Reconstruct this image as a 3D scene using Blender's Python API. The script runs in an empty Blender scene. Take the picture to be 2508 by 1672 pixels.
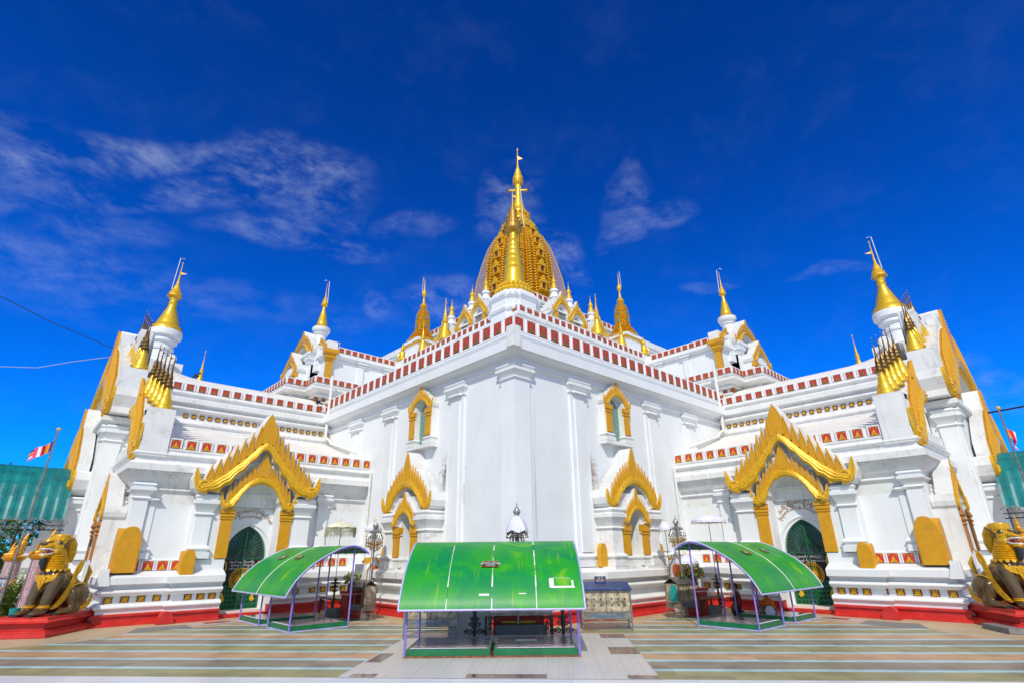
import bpy, bmesh, math, random
from mathutils import Vector, Matrix
from mathutils.noise import noise as mnoise
random.seed(7)
R=math.radians
S=bpy.context.scene
COL=S.collection
PI=math.pi
# ------------------------------------------------------------------ materials
def mat(name,col,rough=.6,metal=0.,drip=0.,var=.08,vscale=3.,bump=0.,bscale=30.,spec=.5,dirt=None,coat=0.,vcol2=None,trans=0.,alpha=1.):
    m=bpy.data.materials.new(name); m.use_nodes=True
    nt=m.node_tree; N=nt.nodes; L=nt.links
    b=N['Principled BSDF']
    b.inputs['Roughness'].default_value=rough; b.inputs['Metallic'].default_value=metal
    b.inputs['Specular IOR Level'].default_value=spec
    if coat: b.inputs['Coat Weight'].default_value=coat; b.inputs['Coat Roughness'].default_value=.08
    if trans: b.inputs['Transmission Weight'].default_value=trans
    if alpha<1: b.inputs['Alpha'].default_value=alpha
    tc=N.new('ShaderNodeTexCoord')
    n=N.new('ShaderNodeTexNoise'); n.inputs['Scale'].default_value=vscale; n.inputs['Detail'].default_value=6
    L.new(tc.outputs['Object'],n.inputs['Vector'])
    mr=N.new('ShaderNodeMapRange'); mr.inputs[1].default_value=.3; mr.inputs[2].default_value=.7
    L.new(n.outputs['Fac'],mr.inputs[0])
    mx=N.new('ShaderNodeMix'); mx.data_type='RGBA'
    c2=vcol2 if vcol2 else tuple(c*(1-var*2) for c in col)
    mx.inputs[6].default_value=(*c2,1); mx.inputs[7].default_value=(*[min(1,c*(1+var*.5)) for c in col],1)
    L.new(mr.outputs[0],mx.inputs[0])
    out=mx.outputs[2]
    if dirt:
        dcol,amt,sc=dirt
        mp=N.new('ShaderNodeMapping'); mp.inputs['Scale'].default_value=(sc[0],sc[0],sc[1])
        L.new(tc.outputs['Object'],mp.inputs[0])
        n2=N.new('ShaderNodeTexNoise'); n2.inputs['Scale'].default_value=1.; n2.inputs['Detail'].default_value=8; n2.inputs['Roughness'].default_value=.7
        L.new(mp.outputs[0],n2.inputs['Vector'])
        r2=N.new('ShaderNodeMapRange'); r2.inputs[1].default_value=.56; r2.inputs[2].default_value=.8; r2.inputs[4].default_value=amt
        L.new(n2.outputs['Fac'],r2.inputs[0])
        m2=N.new('ShaderNodeMix'); m2.data_type='RGBA'; m2.inputs[7].default_value=(*dcol,1)
        L.new(r2.outputs[0],m2.inputs[0]); L.new(out,m2.inputs[6]); out=m2.outputs[2]
    if drip:
        mp=N.new('ShaderNodeMapping'); mp.inputs['Scale'].default_value=(7,7,.45); L.new(tc.outputs['Object'],mp.inputs[0])
        n2=N.new('ShaderNodeTexNoise'); n2.inputs['Scale'].default_value=1.; n2.inputs['Detail'].default_value=7; n2.inputs['Roughness'].default_value=.65; L.new(mp.outputs[0],n2.inputs['Vector'])
        n4=N.new('ShaderNodeTexNoise'); n4.inputs['Scale'].default_value=.55; n4.inputs['Detail'].default_value=3; L.new(tc.outputs['Object'],n4.inputs['Vector'])
        r2=N.new('ShaderNodeMapRange'); r2.inputs[1].default_value=.52; r2.inputs[2].default_value=.74; r2.inputs[4].default_value=drip; L.new(n2.outputs['Fac'],r2.inputs[0])
        r4=N.new('ShaderNodeMapRange'); r4.inputs[1].default_value=.45; r4.inputs[2].default_value=.62; L.new(n4.outputs['Fac'],r4.inputs[0])
        mm_=N.new('ShaderNodeMath'); mm_.operation='MULTIPLY'; L.new(r2.outputs[0],mm_.inputs[0]); L.new(r4.outputs[0],mm_.inputs[1])
        m2=N.new('ShaderNodeMix'); m2.data_type='RGBA'; m2.inputs[7].default_value=(.27,.24,.20,1); L.new(mm_.outputs[0],m2.inputs[0]); L.new(out,m2.inputs[6]); out=m2.outputs[2]
    L.new(out,b.inputs['Base Color'])
    if bump:
        n3=N.new('ShaderNodeTexNoise'); n3.inputs['Scale'].default_value=bscale; n3.inputs['Detail'].default_value=4
        L.new(tc.outputs['Object'],n3.inputs['Vector'])
        bp=N.new('ShaderNodeBump'); bp.inputs['Strength'].default_value=bump; bp.inputs['Distance'].default_value=.02
        L.new(n3.outputs['Fac'],bp.inputs['Height']); L.new(bp.outputs[0],b.inputs['Normal'])
    return m
M={}
M['white']=mat('white_lime_wash',drip=.2,col=(.78,.805,.83),rough=.7,var=.03,vscale=.7,bump=.25,bscale=9,dirt=((.50,.44,.36),.30,(3.2,.55)))
M['ledge']=mat('weathered_white_plaster',drip=.5,col=(.78,.785,.78),rough=.75,var=.05,vscale=1.2,bump=.3,bscale=12,dirt=((.30,.25,.19),.75,(1.5,2.2)))
M['cream']=mat('cream_roof_plaster',(.80,.77,.72),.75,var=.05,vscale=.8,bump=.25,bscale=8,dirt=((.42,.36,.28),.4,(1.0,1.4)))
M['red']=mat('red_masonry_paint',(.62,.028,.022),.5,var=.12,vscale=2.5,bump=.15,dirt=((.30,.16,.12),.5,(2.5,4)))
M['darkred']=mat('red_gloss_paint',(.50,.02,.015),.35,var=.1)
M['ochre']=mat('ochre_paint',(.66,.32,.003),.45,var=.07,vscale=4,bump=.08)
M['rust']=mat('rust_ochre_paint',(.42,.17,.03),.5,var=.1)
M['gold']=mat('gold_leaf',(.86,.49,.02),.36,metal=.22,var=.14,vscale=9,bump=.35,bscale=22)
M['oldgold']=mat('tarnished_gilding',(.55,.31,.05),.42,metal=.5,var=.3,vscale=12,bump=.6,bscale=26)
M['brightgold']=mat('polished_gold',(.90,.55,.03),.27,metal=.42,var=.08,vscale=6,bump=.1,bscale=30)
M['tracery']=mat('gilded_relief',(.86,.45,.012),.36,metal=.22,var=.26,vscale=7,bump=.7,bscale=9)
M['panelred']=mat('vermilion_glass_tile',(.58,.04,.03),.35,var=.1,vscale=20)
M['panelgold']=mat('gilt_relief_green_shade',(.42,.27,.05),.4,metal=.4,var=.4,vscale=25)
M['maroon']=mat('dark_maroon_tile',(.16,.03,.02),.4,var=.1)
M['greendoor']=mat('green_door_enamel',(.012,.13,.055),.35,var=.15,vscale=4,bump=.1)
M['black']=mat('black_sign_enamel',(.012,.012,.014),.3)
M['glassdark']=mat('dark_window_glass',(.05,.065,.07),.12,var=.2,vscale=3)
M['glassgreen']=mat('green_shutter_paint',(.17,.33,.29),.45,var=.2,vscale=9,bump=.3)
M['silver']=mat('silver_tin',(.55,.55,.53),.3,metal=.85,var=.3,vscale=14,bump=.5,bscale=30)
M['steel']=mat('stained_steel',(.33,.31,.27),.38,metal=.7,var=.25,vscale=7,bump=.2,dirt=((.12,.08,.05),.6,(4,4)))
M['darksteel']=mat('sooty_iron',(.07,.065,.06),.5,metal=.5,var=.3,vscale=8,bump=.3)
M['purple']=mat('violet_pipe_paint',(.26,.20,.66),.4,var=.1,vscale=6)
M['purplelite']=mat('lilac_trim_paint',(.52,.48,.86),.4,var=.08)
M['matgreen']=mat('green_mat_vinyl',(.01,.17,.06),.4,var=.12)
M['teal']=mat('teal_sheet_metal',(.0,.20,.21),.4,var=.2,vscale=1.5,dirt=((.5,.62,.6),.3,(12,12)))
M['cloth']=mat('white_cloth',(.72,.72,.86),.8,var=.05,bump=.3,bscale=14)
M['cream_cloth']=mat('cream_fringed_cloth',(.72,.70,.55),.85,var=.1,bump=.3)
M['fringe']=mat('olive_fringe',(.42,.42,.26),.85,var=.3,vscale=20)
M['concrete']=mat('grey_concrete',(.22,.22,.21),.75,var=.12,vscale=6,bump=.2)
M['planter']=mat('grey_tile_planter',(.10,.105,.11),.35,var=.12)
M['bronze']=mat('brown_bronze_paint',(.135,.085,.03),.3,metal=.25,var=.2,vscale=4,coat=.3)
M['liongold']=mat('golden_yellow_paint',(.78,.42,.012),.33,metal=.25,var=.16,vscale=9,bump=.7,bscale=14)
M['toothwhite']=mat('white_enamel',(.8,.8,.78),.3)
M['mouthred']=mat('red_enamel',(.5,.02,.02),.3)
M['beard']=mat('blue_black_enamel',(.02,.03,.05),.25)
M['nail']=mat('black_claw_enamel',(.02,.022,.025),.15)
M['figuregold']=mat('orange_gold_paint',(.83,.38,.02),.3,metal=.3,var=.15,vscale=9,bump=.4)
M['leaf']=mat('leaf_green',(.09,.20,.02),.55,var=.4,vscale=1.5,vcol2=(.035,.09,.01))
M['leaflite']=mat('leaf_yellow_green',(.22,.32,.02),.5,var=.4,vscale=3,vcol2=(.08,.16,.01))
M['trunk']=mat('bark',(.12,.08,.05),.9,var=.2,bump=.6)
M['petalwhite']=mat('white_petals',(.78,.78,.66),.7)
M['petalred']=mat('red_petals',(.55,.01,.02),.6)
M['petalyellow']=mat('yellow_petals',(.75,.45,.04),.6)
M['skin']=mat('skin',(.36,.19,.11),.5,var=.06)
M['hair']=mat('black_hair',(.012,.01,.009),.45)
M['blueenamel']=mat('blue_enamel',(.01,.05,.22),.35,var=.15)
M['orange']=mat('orange_cotton',(.75,.15,.02),.8,var=.08,bump=.3,bscale=12)
M['blackcloth']=mat('black_cotton',(.015,.014,.014),.85,bump=.3,bscale=12)
M['greycloth']=mat('patterned_grey_sarong',(.16,.15,.13),.85,var=.5,vscale=30)
M['tarp']=mat('turquoise_plastic',(.0,.33,.30),.4,var=.1)
M['pipe']=mat('white_plastic_pipe',(.78,.78,.76),.4)
M['wire']=mat('dark_cable',(.01,.01,.015),.6)
M['lightwire']=mat('pale_cable',(.45,.5,.6),.6)
M['hang']=mat('bronze_bells',(.20,.12,.03),.35,metal=.7,var=.3)
def nodes_of(m): return m.node_tree.nodes,m.node_tree.links,m.node_tree.nodes['Principled BSDF']
# ------------------------------------------------------------------ mesh builder
class MB:
    def __init__(s): s.v=[];s.f=[];s.mi=[];s.mat=0;s.cuts=[]
    def cut(s): s.cuts.append((len(s.v),len(s.f))); return s
    def pieces(s):
        c=[(0,0)]+s.cuts+[(len(s.v),len(s.f))]; out=[]
        for (a,b),(c_,d) in zip(c[:-1],c[1:]):
            if d>b:
                q=MB(); q.v=s.v[a:c_]; q.f=[tuple(i-a for i in f) for f in s.f[b:d]]; q.mi=s.mi[b:d]; out.append(q)
        return out
    def add(s,vs,fs):
        o=len(s.v); s.v.extend([tuple(p) for p in vs]); s.f.extend([tuple(i+o for i in f) for f in fs]); s.mi.extend([s.mat]*len(fs)); return s
    def box(s,x0,x1,y0,y1,z0,z1):
        vs=[(x,y,z) for z in (z0,z1) for y in (y0,y1) for x in (x0,x1)]
        return s.add(vs,[(0,2,3,1),(4,5,7,6),(0,1,5,4),(2,6,7,3),(0,4,6,2),(1,3,7,5)])
    def ext(s,poly,F,n0,n1):
        k=len(poly)
        vs=[F(u,v,n0) for u,v in poly]+[F(u,v,n1) for u,v in poly]
        return s.add(vs,[tuple(range(k)),tuple(range(2*k-1,k-1,-1))]+[(i,(i+1)%k,k+(i+1)%k,k+i) for i in range(k)])
    def lathe(s,prof,x=0,y=0,z=0,n=16,sx=1,sy=1,rot=0,ax=None,a0=0,a1=2*PI):
        full=abs(a1-a0-2*PI)<1e-6; c=n if full else n+1
        vs=[]
        for r,h in prof:
            for i in range(c):
                a=a0+(a1-a0)*i/n+rot
                p=(r*math.cos(a)*sx,r*math.sin(a)*sy,h)
                if ax: p=ax@Vector(p)
                vs.append((x+p[0],y+p[1],z+p[2]))
        fs=[]
        for j in range(len(prof)-1):
            for i in range(n):
                a=j*c+i;b=j*c+(i+1)%c
                fs.append((a,b,b+c,a+c))
        if full:
            if prof[0][0]>1e-4: fs.append(tuple(range(c-1,-1,-1)))
            if prof[-1][0]>1e-4: fs.append(tuple(range((len(prof)-1)*c,len(prof)*c)))
        return s.add(vs,fs)
    def tube(s,pts,r,n=8,caps=True,flat=1.0):
        pts=[Vector(p) for p in pts]; k=len(pts)
        rs=r if isinstance(r,(list,tuple)) else [r]*k
        vs=[];up=None
        for i,p in enumerate(pts):
            t=(pts[min(i+1,k-1)]-pts[max(i-1,0)])
            if t.length<1e-9: t=Vector((0,0,1))
            t.normalize()
            if up is None: up=Vector((0,0,1)) if abs(t.z)<.9 else Vector((1,0,0))
            a=t.cross(up); 
            if a.length<1e-4: a=t.cross(Vector((0,1,0)))
            a.normalize(); b=a.cross(t).normalized(); up=b
            for j in range(n):
                an=2*PI*j/n
                vs.append(p+(a*math.cos(an)*flat+b*math.sin(an))*rs[i])
        fs=[(i*n+j,i*n+(j+1)%n,(i+1)*n+(j+1)%n,(i+1)*n+j) for i in range(k-1) for j in range(n)]
        if caps: fs+= [tuple(range(n-1,-1,-1)),tuple(range((k-1)*n,k*n))]
        return s.add(vs,fs)
    def ball(s,c,r,n=8,m=6,sc=(1,1,1),rot=None):
        vs=[];fs=[]
        for i in range(m+1):
            ph=PI*i/m
            for j in range(n):
                a=2*PI*j/n
                p=Vector((math.sin(ph)*math.cos(a)*sc[0],math.sin(ph)*math.sin(a)*sc[1],math.cos(ph)*sc[2]))*r
                if rot: p=rot@p
                vs.append((c[0]+p[0],c[1]+p[1],c[2]+p[2]))
        for i in range(m):
            for j in range(n): fs.append((i*n+j,i*n+(j+1)%n,(i+1)*n+(j+1)%n,(i+1)*n+j))
        return s.add(vs,fs)
    def octa(s,c,r):
        x,y,z=c
        return s.add([(x+r,y,z),(x-r,y,z),(x,y+r,z),(x,y-r,z),(x,y,z+r),(x,y,z-r)],[(0,2,4),(2,1,4),(1,3,4),(3,0,4),(2,0,5),(1,2,5),(3,1,5),(0,3,5)])
    def sweep(s,path,prof,caps=True,closed=False):
        k=len(path);vs=[]
        nrm=[]
        seg=k if closed else k-1
        for i in range(seg):
            a=path[i];b=path[(i+1)%k];d=Vector((b[0]-a[0],b[1]-a[1])).normalized();nrm.append(Vector((-d.y,d.x)))
        for i in range(k):
            if closed: n0,n1=nrm[i-1],nrm[i]
            else: n0=nrm[max(i-1,0)];n1=nrm[min(i,k-2)]
            b=(n0+n1)
            b=b/max(.2,(1+n0.dot(n1)))
            for off,z in prof: vs.append((path[i][0]+b.x*off,path[i][1]+b.y*off,z))
        m=len(prof)
        fs=[(i*m+j,((i+1)%k)*m+j,((i+1)%k)*m+j+1,i*m+j+1) for i in range(seg) for j in range(m-1)]
        if caps and not closed: fs+=[tuple(range(m)),tuple(range((k-1)*m+m-1,(k-1)*m-1,-1))]
        return s.add(vs,fs)
    def build(s,name,mats,parent=None,mirror=False,loc=None,smooth=None,weld=False):
        me=bpy.data.meshes.new(name)
        vs=[(y,x,z) for x,y,z in s.v] if mirror else s.v
        me.from_pydata(vs,[],s.f)
        if not isinstance(mats,(list,tuple)): mats=[mats]
        for m in mats: me.materials.append(M[m] if isinstance(m,str) else m)
        bm=bmesh.new(); bm.from_mesh(me)
        bm.faces.ensure_lookup_table()
        for f,mi in zip(bm.faces,s.mi): f.material_index=min(mi,len(mats)-1)
        if weld: bmesh.ops.remove_doubles(bm,verts=bm.verts,dist=1e-4)
        bmesh.ops.recalc_face_normals(bm,faces=bm.faces)
        bm.to_mesh(me); bm.free()
        if smooth:
            for p in me.polygons: p.use_smooth=True
            me.set_sharp_from_angle(angle=R(smooth if smooth is not True else 40))
        o=bpy.data.objects.new(name,me); COL.objects.link(o)
        if parent: o.parent=parent
        if loc: o.location=loc
        return o
def tag(o,label=None,cat=None,group=None,kind=None):
    if label: o['label']=label
    if cat: o['category']=cat
    if group: o['group']=group
    if kind: o['kind']=kind
    return o
def thing(name,label,cat,loc=(0,0,0),rz=0,group=None):
    o=bpy.data.objects.new(name,None); COL.objects.link(o); o.location=loc; o.rotation_euler=(0,0,rz); o.empty_display_size=.3
    return tag(o,label,cat,group)
def copy_obj(o,parent,loc=None,rz=None,name=None):
    c=o.copy(); COL.objects.link(c); c.parent=parent
    if loc is not None: c.location=loc
    if rz is not None: c.rotation_euler=(0,0,rz)
    return c
def copy_tree(o,parent=None):
    c=o.copy(); COL.objects.link(c); c.parent=parent
    for ch in list(o.children): copy_tree(ch,c)
    return c
def torus(off,z0,z1,bulge,n=5):
    "half-round moulding points from z0 to z1"
    return [(off+bulge*math.sin(PI*i/n),z0+(z1-z0)*i/n) for i in range(n+1)]
def text_mesh(name,body,size,mats,parent,Mx,extr=.006,align='CENTER',follow=None):
    cu=bpy.data.curves.new(name,'FONT'); cu.body=body; cu.size=size; cu.extrude=extr; cu.align_x=align; cu.resolution_u=3
    cu.align_y='CENTER'
    o=bpy.data.objects.new(name+'_tmp',cu); COL.objects.link(o)
    dg=bpy.context.evaluated_depsgraph_get()
    me=bpy.data.meshes.new_from_object(o.evaluated_get(dg)); me.name=name
    bpy.data.objects.remove(o); bpy.data.curves.remove(cu)
    me.materials.clear(); me.materials.append(M[mats])
    vs=[v.co.copy() for v in me.vertices]
    for v,co in zip(me.vertices,vs):
        p=co
        if follow: p=follow(co)
        v.co=Mx(p.x,p.y,p.z)
    ob=bpy.data.objects.new(name,me); COL.objects.link(ob); ob.parent=parent
    return ob
# ------------------------------------------------------------------ camera
cam=bpy.data.cameras.new('camera'); camo=bpy.data.objects.new('camera',cam); COL.objects.link(camo)
cs,ct,cyaw,cpit,croll,cf=22.45514966,0.75566656,R(-2.1984743),R(21.70863382),R(-0.61644174),1297.45235
dv=Vector((1,1,0))/2**.5; rv=Vector((1,-1,0))/2**.5; zv=Vector((0,0,1))
CAMP=-cs*dv+ct*rv+zv*2.6
f2=dv*math.cos(cyaw)+rv*math.sin(cyaw); r2=rv*math.cos(cyaw)-dv*math.sin(cyaw)
FW=f2*math.cos(cpit)+zv*math.sin(cpit); U0=-f2*math.sin(cpit)+zv*math.cos(cpit)
RR=r2*math.cos(croll)+U0*math.sin(croll); UU=-r2*math.sin(croll)+U0*math.cos(croll)
camo.matrix_world=Matrix(((RR.x,UU.x,-FW.x,CAMP.x),(RR.y,UU.y,-FW.y,CAMP.y),(RR.z,UU.z,-FW.z,CAMP.z),(0,0,0,1)))
cam.sensor_width=36; cam.lens=cf/2508*36; cam.clip_end=3000; cam.clip_start=.1
S.camera=camo
def skydir(px,py): return (FW+RR*(px-1254)/cf-UU*(py-836)/cf).normalized()
# ------------------------------------------------------------------ light
SUND=Vector((1.13,1.0,-1.38)).normalized()     # direction the sunlight travels
sl=bpy.data.lights.new('sun','SUN'); sl.energy=3.4; sl.angle=R(.5); sl.color=(1,.935,.80)
so=bpy.data.objects.new('sun',sl); COL.objects.link(so); so.rotation_euler=SUND.to_track_quat('-Z','Y').to_euler()
so.location=(-30,-30,40)
w=bpy.data.worlds.new('World'); S.world=w; w.use_nodes=True
N=w.node_tree.nodes; L=w.node_tree.links; N.clear()
wo=N.new('ShaderNodeOutputWorld'); bg=N.new('ShaderNodeBackground'); L.new(bg.outputs[0],wo.inputs[0])
sky=N.new('ShaderNodeTexSky'); sky.sky_type='NISHITA'; sky.sun_disc=False
sd=-SUND
sky.sun_elevation=math.asin(sd.z); sky.sun_rotation=math.atan2(sd.x,sd.y)
sky.air_density=1.0; sky.dust_density=.3; sky.ozone_density=3.0; sky.altitude=900
bg.inputs[1].default_value=.095
# a polarised, deeply saturated sky: grade the sky colour itself
hs=N.new('ShaderNodeHueSaturation'); hs.inputs['Saturation'].default_value=1.22; hs.inputs['Hue'].default_value=.512; L.new(sky.outputs[0],hs.inputs['Color'])
gm=N.new('ShaderNodeMix'); gm.data_type='RGBA'; gm.blend_type='MULTIPLY'; gm.inputs[0].default_value=1; gm.inputs[7].default_value=(.015,.78,1.75,1)
L.new(hs.outputs[0],gm.inputs[6])
tc=N.new('ShaderNodeTexCoord')
def vmath(op,a,b=None):
    n=N.new('ShaderNodeVectorMath'); n.operation=op
    if isinstance(a,tuple): n.inputs[0].default_value=a
    else: L.new(a,n.inputs[0])
    if b is not None:
        if isinstance(b,tuple): n.inputs[1].default_value=b
        else: L.new(b,n.inputs[1])
    return n
def fmath(op,a,b=None,c=None,clamp=False):
    n=N.new('ShaderNodeMath'); n.operation=op; n.use_clamp=clamp
    for i,v in enumerate((a,b,c)):
        if v is None: continue
        if isinstance(v,(int,float)): n.inputs[i].default_value=v
        else: L.new(v,n.inputs[i])
    return n.outputs[0]
def rng(v,a,b,c=0.,d=1.):
    n=N.new('ShaderNodeMapRange'); n.interpolation_type='SMOOTHSTEP'
    L.new(v,n.inputs[0])
    for i,x in zip((1,2,3,4),(a,b,c,d)): n.inputs[i].default_value=x
    return n.outputs[0]
dirv=vmath('NORMALIZE',tc.outputs['Generated']).outputs[0]
def axis_basis(px,py,ang):
    d=skydir(px,py); 
    a=(RR-d*RR.dot(d)).normalized(); b=d.cross(a)
    a2=a*math.cos(ang)+b*math.sin(ang); b2=-a*math.sin(ang)+b*math.cos(ang)
    return d,a2,b2
# (px,py,half length px,half height px,angle deg,strength)
BL=[(110,405,230,36,-3,.9),(410,385,130,30,-6,1.0),(250,490,240,34,3,.55),(30,330,110,40,20,.5),(690,430,150,70,5,.95),(590,450,90,60,10,.7),(790,500,80,70,-20,.6),(740,585,150,32,5,.75),(490,470,60,40,0,.8),
    (120,640,260,60,15,.45),(280,580,120,40,10,.4),(560,760,380,40,4,.25),(1250,500,70,90,20,.75),(1370,600,90,40,38,.8),(1590,545,90,26,-30,.7),(1540,500,40,50,0,.6),
    (1080,735,70,40,-15,.7),(935,760,30,30,0,.6),(1010,550,80,22,0,.4),(880,620,80,16,-5,.35),(2040,675,70,14,-5,.4),(2440,965,90,35,-8,.6),(2390,900,30,16,0,.3),(1740,700,50,12,-10,.4),(20,1310,90,60,-25,1.5)]
wrp=N.new('ShaderNodeTexNoise'); wrp.inputs['Scale'].default_value=5.; wrp.inputs['Detail'].default_value=5; L.new(dirv,wrp.inputs['Vector'])
wv=vmath('SUBTRACT',wrp.outputs['Color'],(.5,.5,.5)); wv2=N.new('ShaderNodeVectorMath'); wv2.operation='SCALE'; wv2.inputs['Scale'].default_value=.12; L.new(wv.outputs[0],wv2.inputs[0])
dw=vmath('ADD',dirv,wv2.outputs[0]).outputs[0]
acc=None
for px,py,hl,hh,ang,st in BL:
    d,a,b=axis_basis(px,py,R(ang)); k=skydir(px,py).dot(FW)  # foreshortening
    A=hl/cf*k; B=hh/cf*k
    x=fmath('MULTIPLY',vmath('DOT_PRODUCT',dw,tuple(a)).outputs['Value'],1/A)
    y=fmath('MULTIPLY',vmath('DOT_PRODUCT',dw,tuple(b)).outputs['Value'],1/B)
    front=fmath('GREATER_THAN',vmath('DOT_PRODUCT',dirv,tuple(d)).outputs['Value'],0.)
    r2_=fmath('ADD',fmath('MULTIPLY',x,x),fmath('MULTIPLY',y,y))
    m_=fmath('MULTIPLY',fmath('MULTIPLY',rng(r2_,0.,2.4,1.,0.),st),front)
    acc=m_ if acc is None else fmath('MAXIMUM',acc,m_)
stc=vmath('MULTIPLY',dw,(1.,1.,1.5)).outputs[0]
cn=N.new('ShaderNodeTexNoise'); cn.inputs['Scale'].default_value=8.5; cn.inputs['Detail'].default_value=9; cn.inputs['Roughness'].default_value=.62; L.new(stc,cn.inputs['Vector'])
cn2=N.new('ShaderNodeTexNoise'); cn2.inputs['Scale'].default_value=26; cn2.inputs['Detail'].default_value=6; L.new(stc,cn2.inputs['Vector'])
tex=fmath('ADD',fmath('MULTIPLY',cn.outputs['Fac'],.75),fmath('MULTIPLY',cn2.outputs['Fac'],.25))
fib=vmath('MULTIPLY',vmath('ADD',dirv,vmath('MULTIPLY',wv2.outputs[0],(.35,.35,.35)).outputs[0]).outputs[0],(1.,1.,2.6)).outputs[0]
cf3=N.new('ShaderNodeTexNoise'); cf3.inputs['Scale'].default_value=15; cf3.inputs['Detail'].default_value=10; cf3.inputs['Roughness'].default_value=.68; cf3.inputs['Distortion'].default_value=.15; L.new(fib,cf3.inputs['Vector'])
tx2=fmath('ADD',fmath('MULTIPLY',tex,.45),fmath('MULTIPLY',cf3.outputs['Fac'],.55))
cl=fmath('MULTIPLY',fmath('MULTIPLY',acc,rng(tx2,.41,.68)),.36,clamp=True)
base_v=fmath('MULTIPLY',rng(tex,.45,.8),.02)
cl=fmath('ADD',cl,base_v,clamp=True)
# broad unseen white cloud added to the sky behind camera as neutral fill light
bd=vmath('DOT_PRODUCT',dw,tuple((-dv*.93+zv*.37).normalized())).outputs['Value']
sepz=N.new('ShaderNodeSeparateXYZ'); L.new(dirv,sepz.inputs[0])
fill_cloud=fmath('MULTIPLY',fmath('MULTIPLY',rng(bd,.25,.62),rng(tex,.30,.55,.45,1.)),rng(sepz.outputs['Z'],.0,.06))
cl=fmath('MAXIMUM',cl,fmath('MULTIPLY',fill_cloud,.95))
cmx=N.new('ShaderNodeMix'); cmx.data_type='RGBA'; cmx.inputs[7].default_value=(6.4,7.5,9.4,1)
# polarised falloff: deep blue high up, luminous blue towards the horizon
gz=fmath('MULTIPLY_ADD',rng(sepz.outputs['Z'],.05,.85),-.50,1.32)
sc2=N.new('ShaderNodeVectorMath'); sc2.operation='SCALE'; L.new(gm.outputs[2],sc2.inputs[0]); L.new(gz,sc2.inputs['Scale'])
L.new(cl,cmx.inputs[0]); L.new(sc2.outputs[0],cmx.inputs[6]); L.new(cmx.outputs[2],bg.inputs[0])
S.view_settings.view_transform='Standard'; S.view_settings.look='None'; S.view_settings.exposure=-.05; S.view_settings.gamma=1
# ================================================================== TEMPLE (left side built, right side mirrored across the diagonal)
temple=thing('temple','great white whitewashed temple with red and gold panels, gilded arches and golden central spire','temple',(0,0,0))
def FB(cx,Bp): return lambda u,v,n: (cx+u,Bp-n,v)
def FA(Ap,cy): return lambda u,v,n: (Ap-n,cy+u,v)
def both(mb,name,mats,parent=temple,**k):
    if mb.cuts:
        r=[both(q,name,mats,parent,**k) for q in mb.pieces()]; return r[0]
    a=mb.build(name,mats,parent if not isinstance(parent,tuple) else parent[0],**k)
    b=mb.build(name,mats,parent if not isinstance(parent,tuple) else parent[1],mirror=True,**k)
    return a,b
BASE=[(0,0),(.0,.43),(.46,.43),(.46,.5)]+torus(.46,.56,.78,.12)+[(.40,.79),(.22,.82),(.22,1.07),(.40,1.10)]+torus(.42,1.13,1.34,.12)+[(.36,1.36),(.36,1.44),(.42,1.46),(.42,1.5),(.62,1.54),(.62,1.80),(.55,1.84),(.16,2.0)]
PARB=[(.16,2.0),(.16,2.02),(.05,2.02),(.05,2.46),(.0,2.50)]
REDP=[(0,-.05),(.72,-.05),(.72,.06),(.62,.09),(.52,.12),(.52,.33),(.60,.35),(.60,.42),(.3,.46),(0,.46)]
TOP=5.0
def wallprof(z0,z1): return [(0,z0),(0,z1)]
# wing, lower storey. the wall line is y=12.9
JL,JR=-7.15,-4.98            # door niche jambs
pathR=[(.6,12.9),(-3.3,12.9),(-3.3,12.33),(JR,12.33)]
pathL=[(JL,12.33),(-8.8,12.33),(-8.8,12.9),(-11.15,12.9),(-11.15,18.9),(-12.3,18.9),(-12.3,29.5),(-11.15,29.5),(-11.15,35.5)]
m=MB()
for p in (pathR,pathL):
    m.sweep(p,BASE+PARB+[(0,4.85)])
m.box(JL-.35,JL-.004,12.335,13.4,-.02,4.84); m.box(JR+.004,JR+.35,12.335,13.4,-.02,4.84)
wingbase=both(m,'wing_wall','white',smooth=35)
m=MB()
for p in (pathR,pathL): m.sweep(p,REDP)
m.box(JL+.01,JR-.01,12.05,13.4,-.02,.14)
both(m,'plinth','red')
m=MB(); m.box(JL+.02,JR-.02,12.5,13.45,.14,.24); both(m,'door_step','cream')
# upper wall of wing, cornice, parapet and lean-to roof
CORN=[(0,4.85),(0,5.32)]+torus(.03,5.36,5.54,.10)+[(.05,5.58),(.08,5.70),(.42,6.02),(.44,6.10),(.52,6.12),(.52,6.20),(.62,6.22),(.62,6.50),(.5,6.60),(.36,6.66)]+torus(.36,6.84,7.10,.16)+[(.36,7.16),(.40,7.2),(.40,7.28),(.34,7.28),(.34,7.30)]
CP=[(.3,12.9),(-11.15,12.9),(-11.15,18.7)]
m=MB(); m.sweep(CP,CORN+[(.34,7.70),(.2,7.74),(0,7.74),(-.5,7.74)]); both(m,'cornice','ledge',smooth=35)
m=MB()
m.add([(.3,13.1,7.6),(-10.9,13.1,7.6),(-10.9,18.7,9.5),(.3,18.7,9.5)],[(0,1,2,3)]); both(m,'lean_to_roof','cream')
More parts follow.
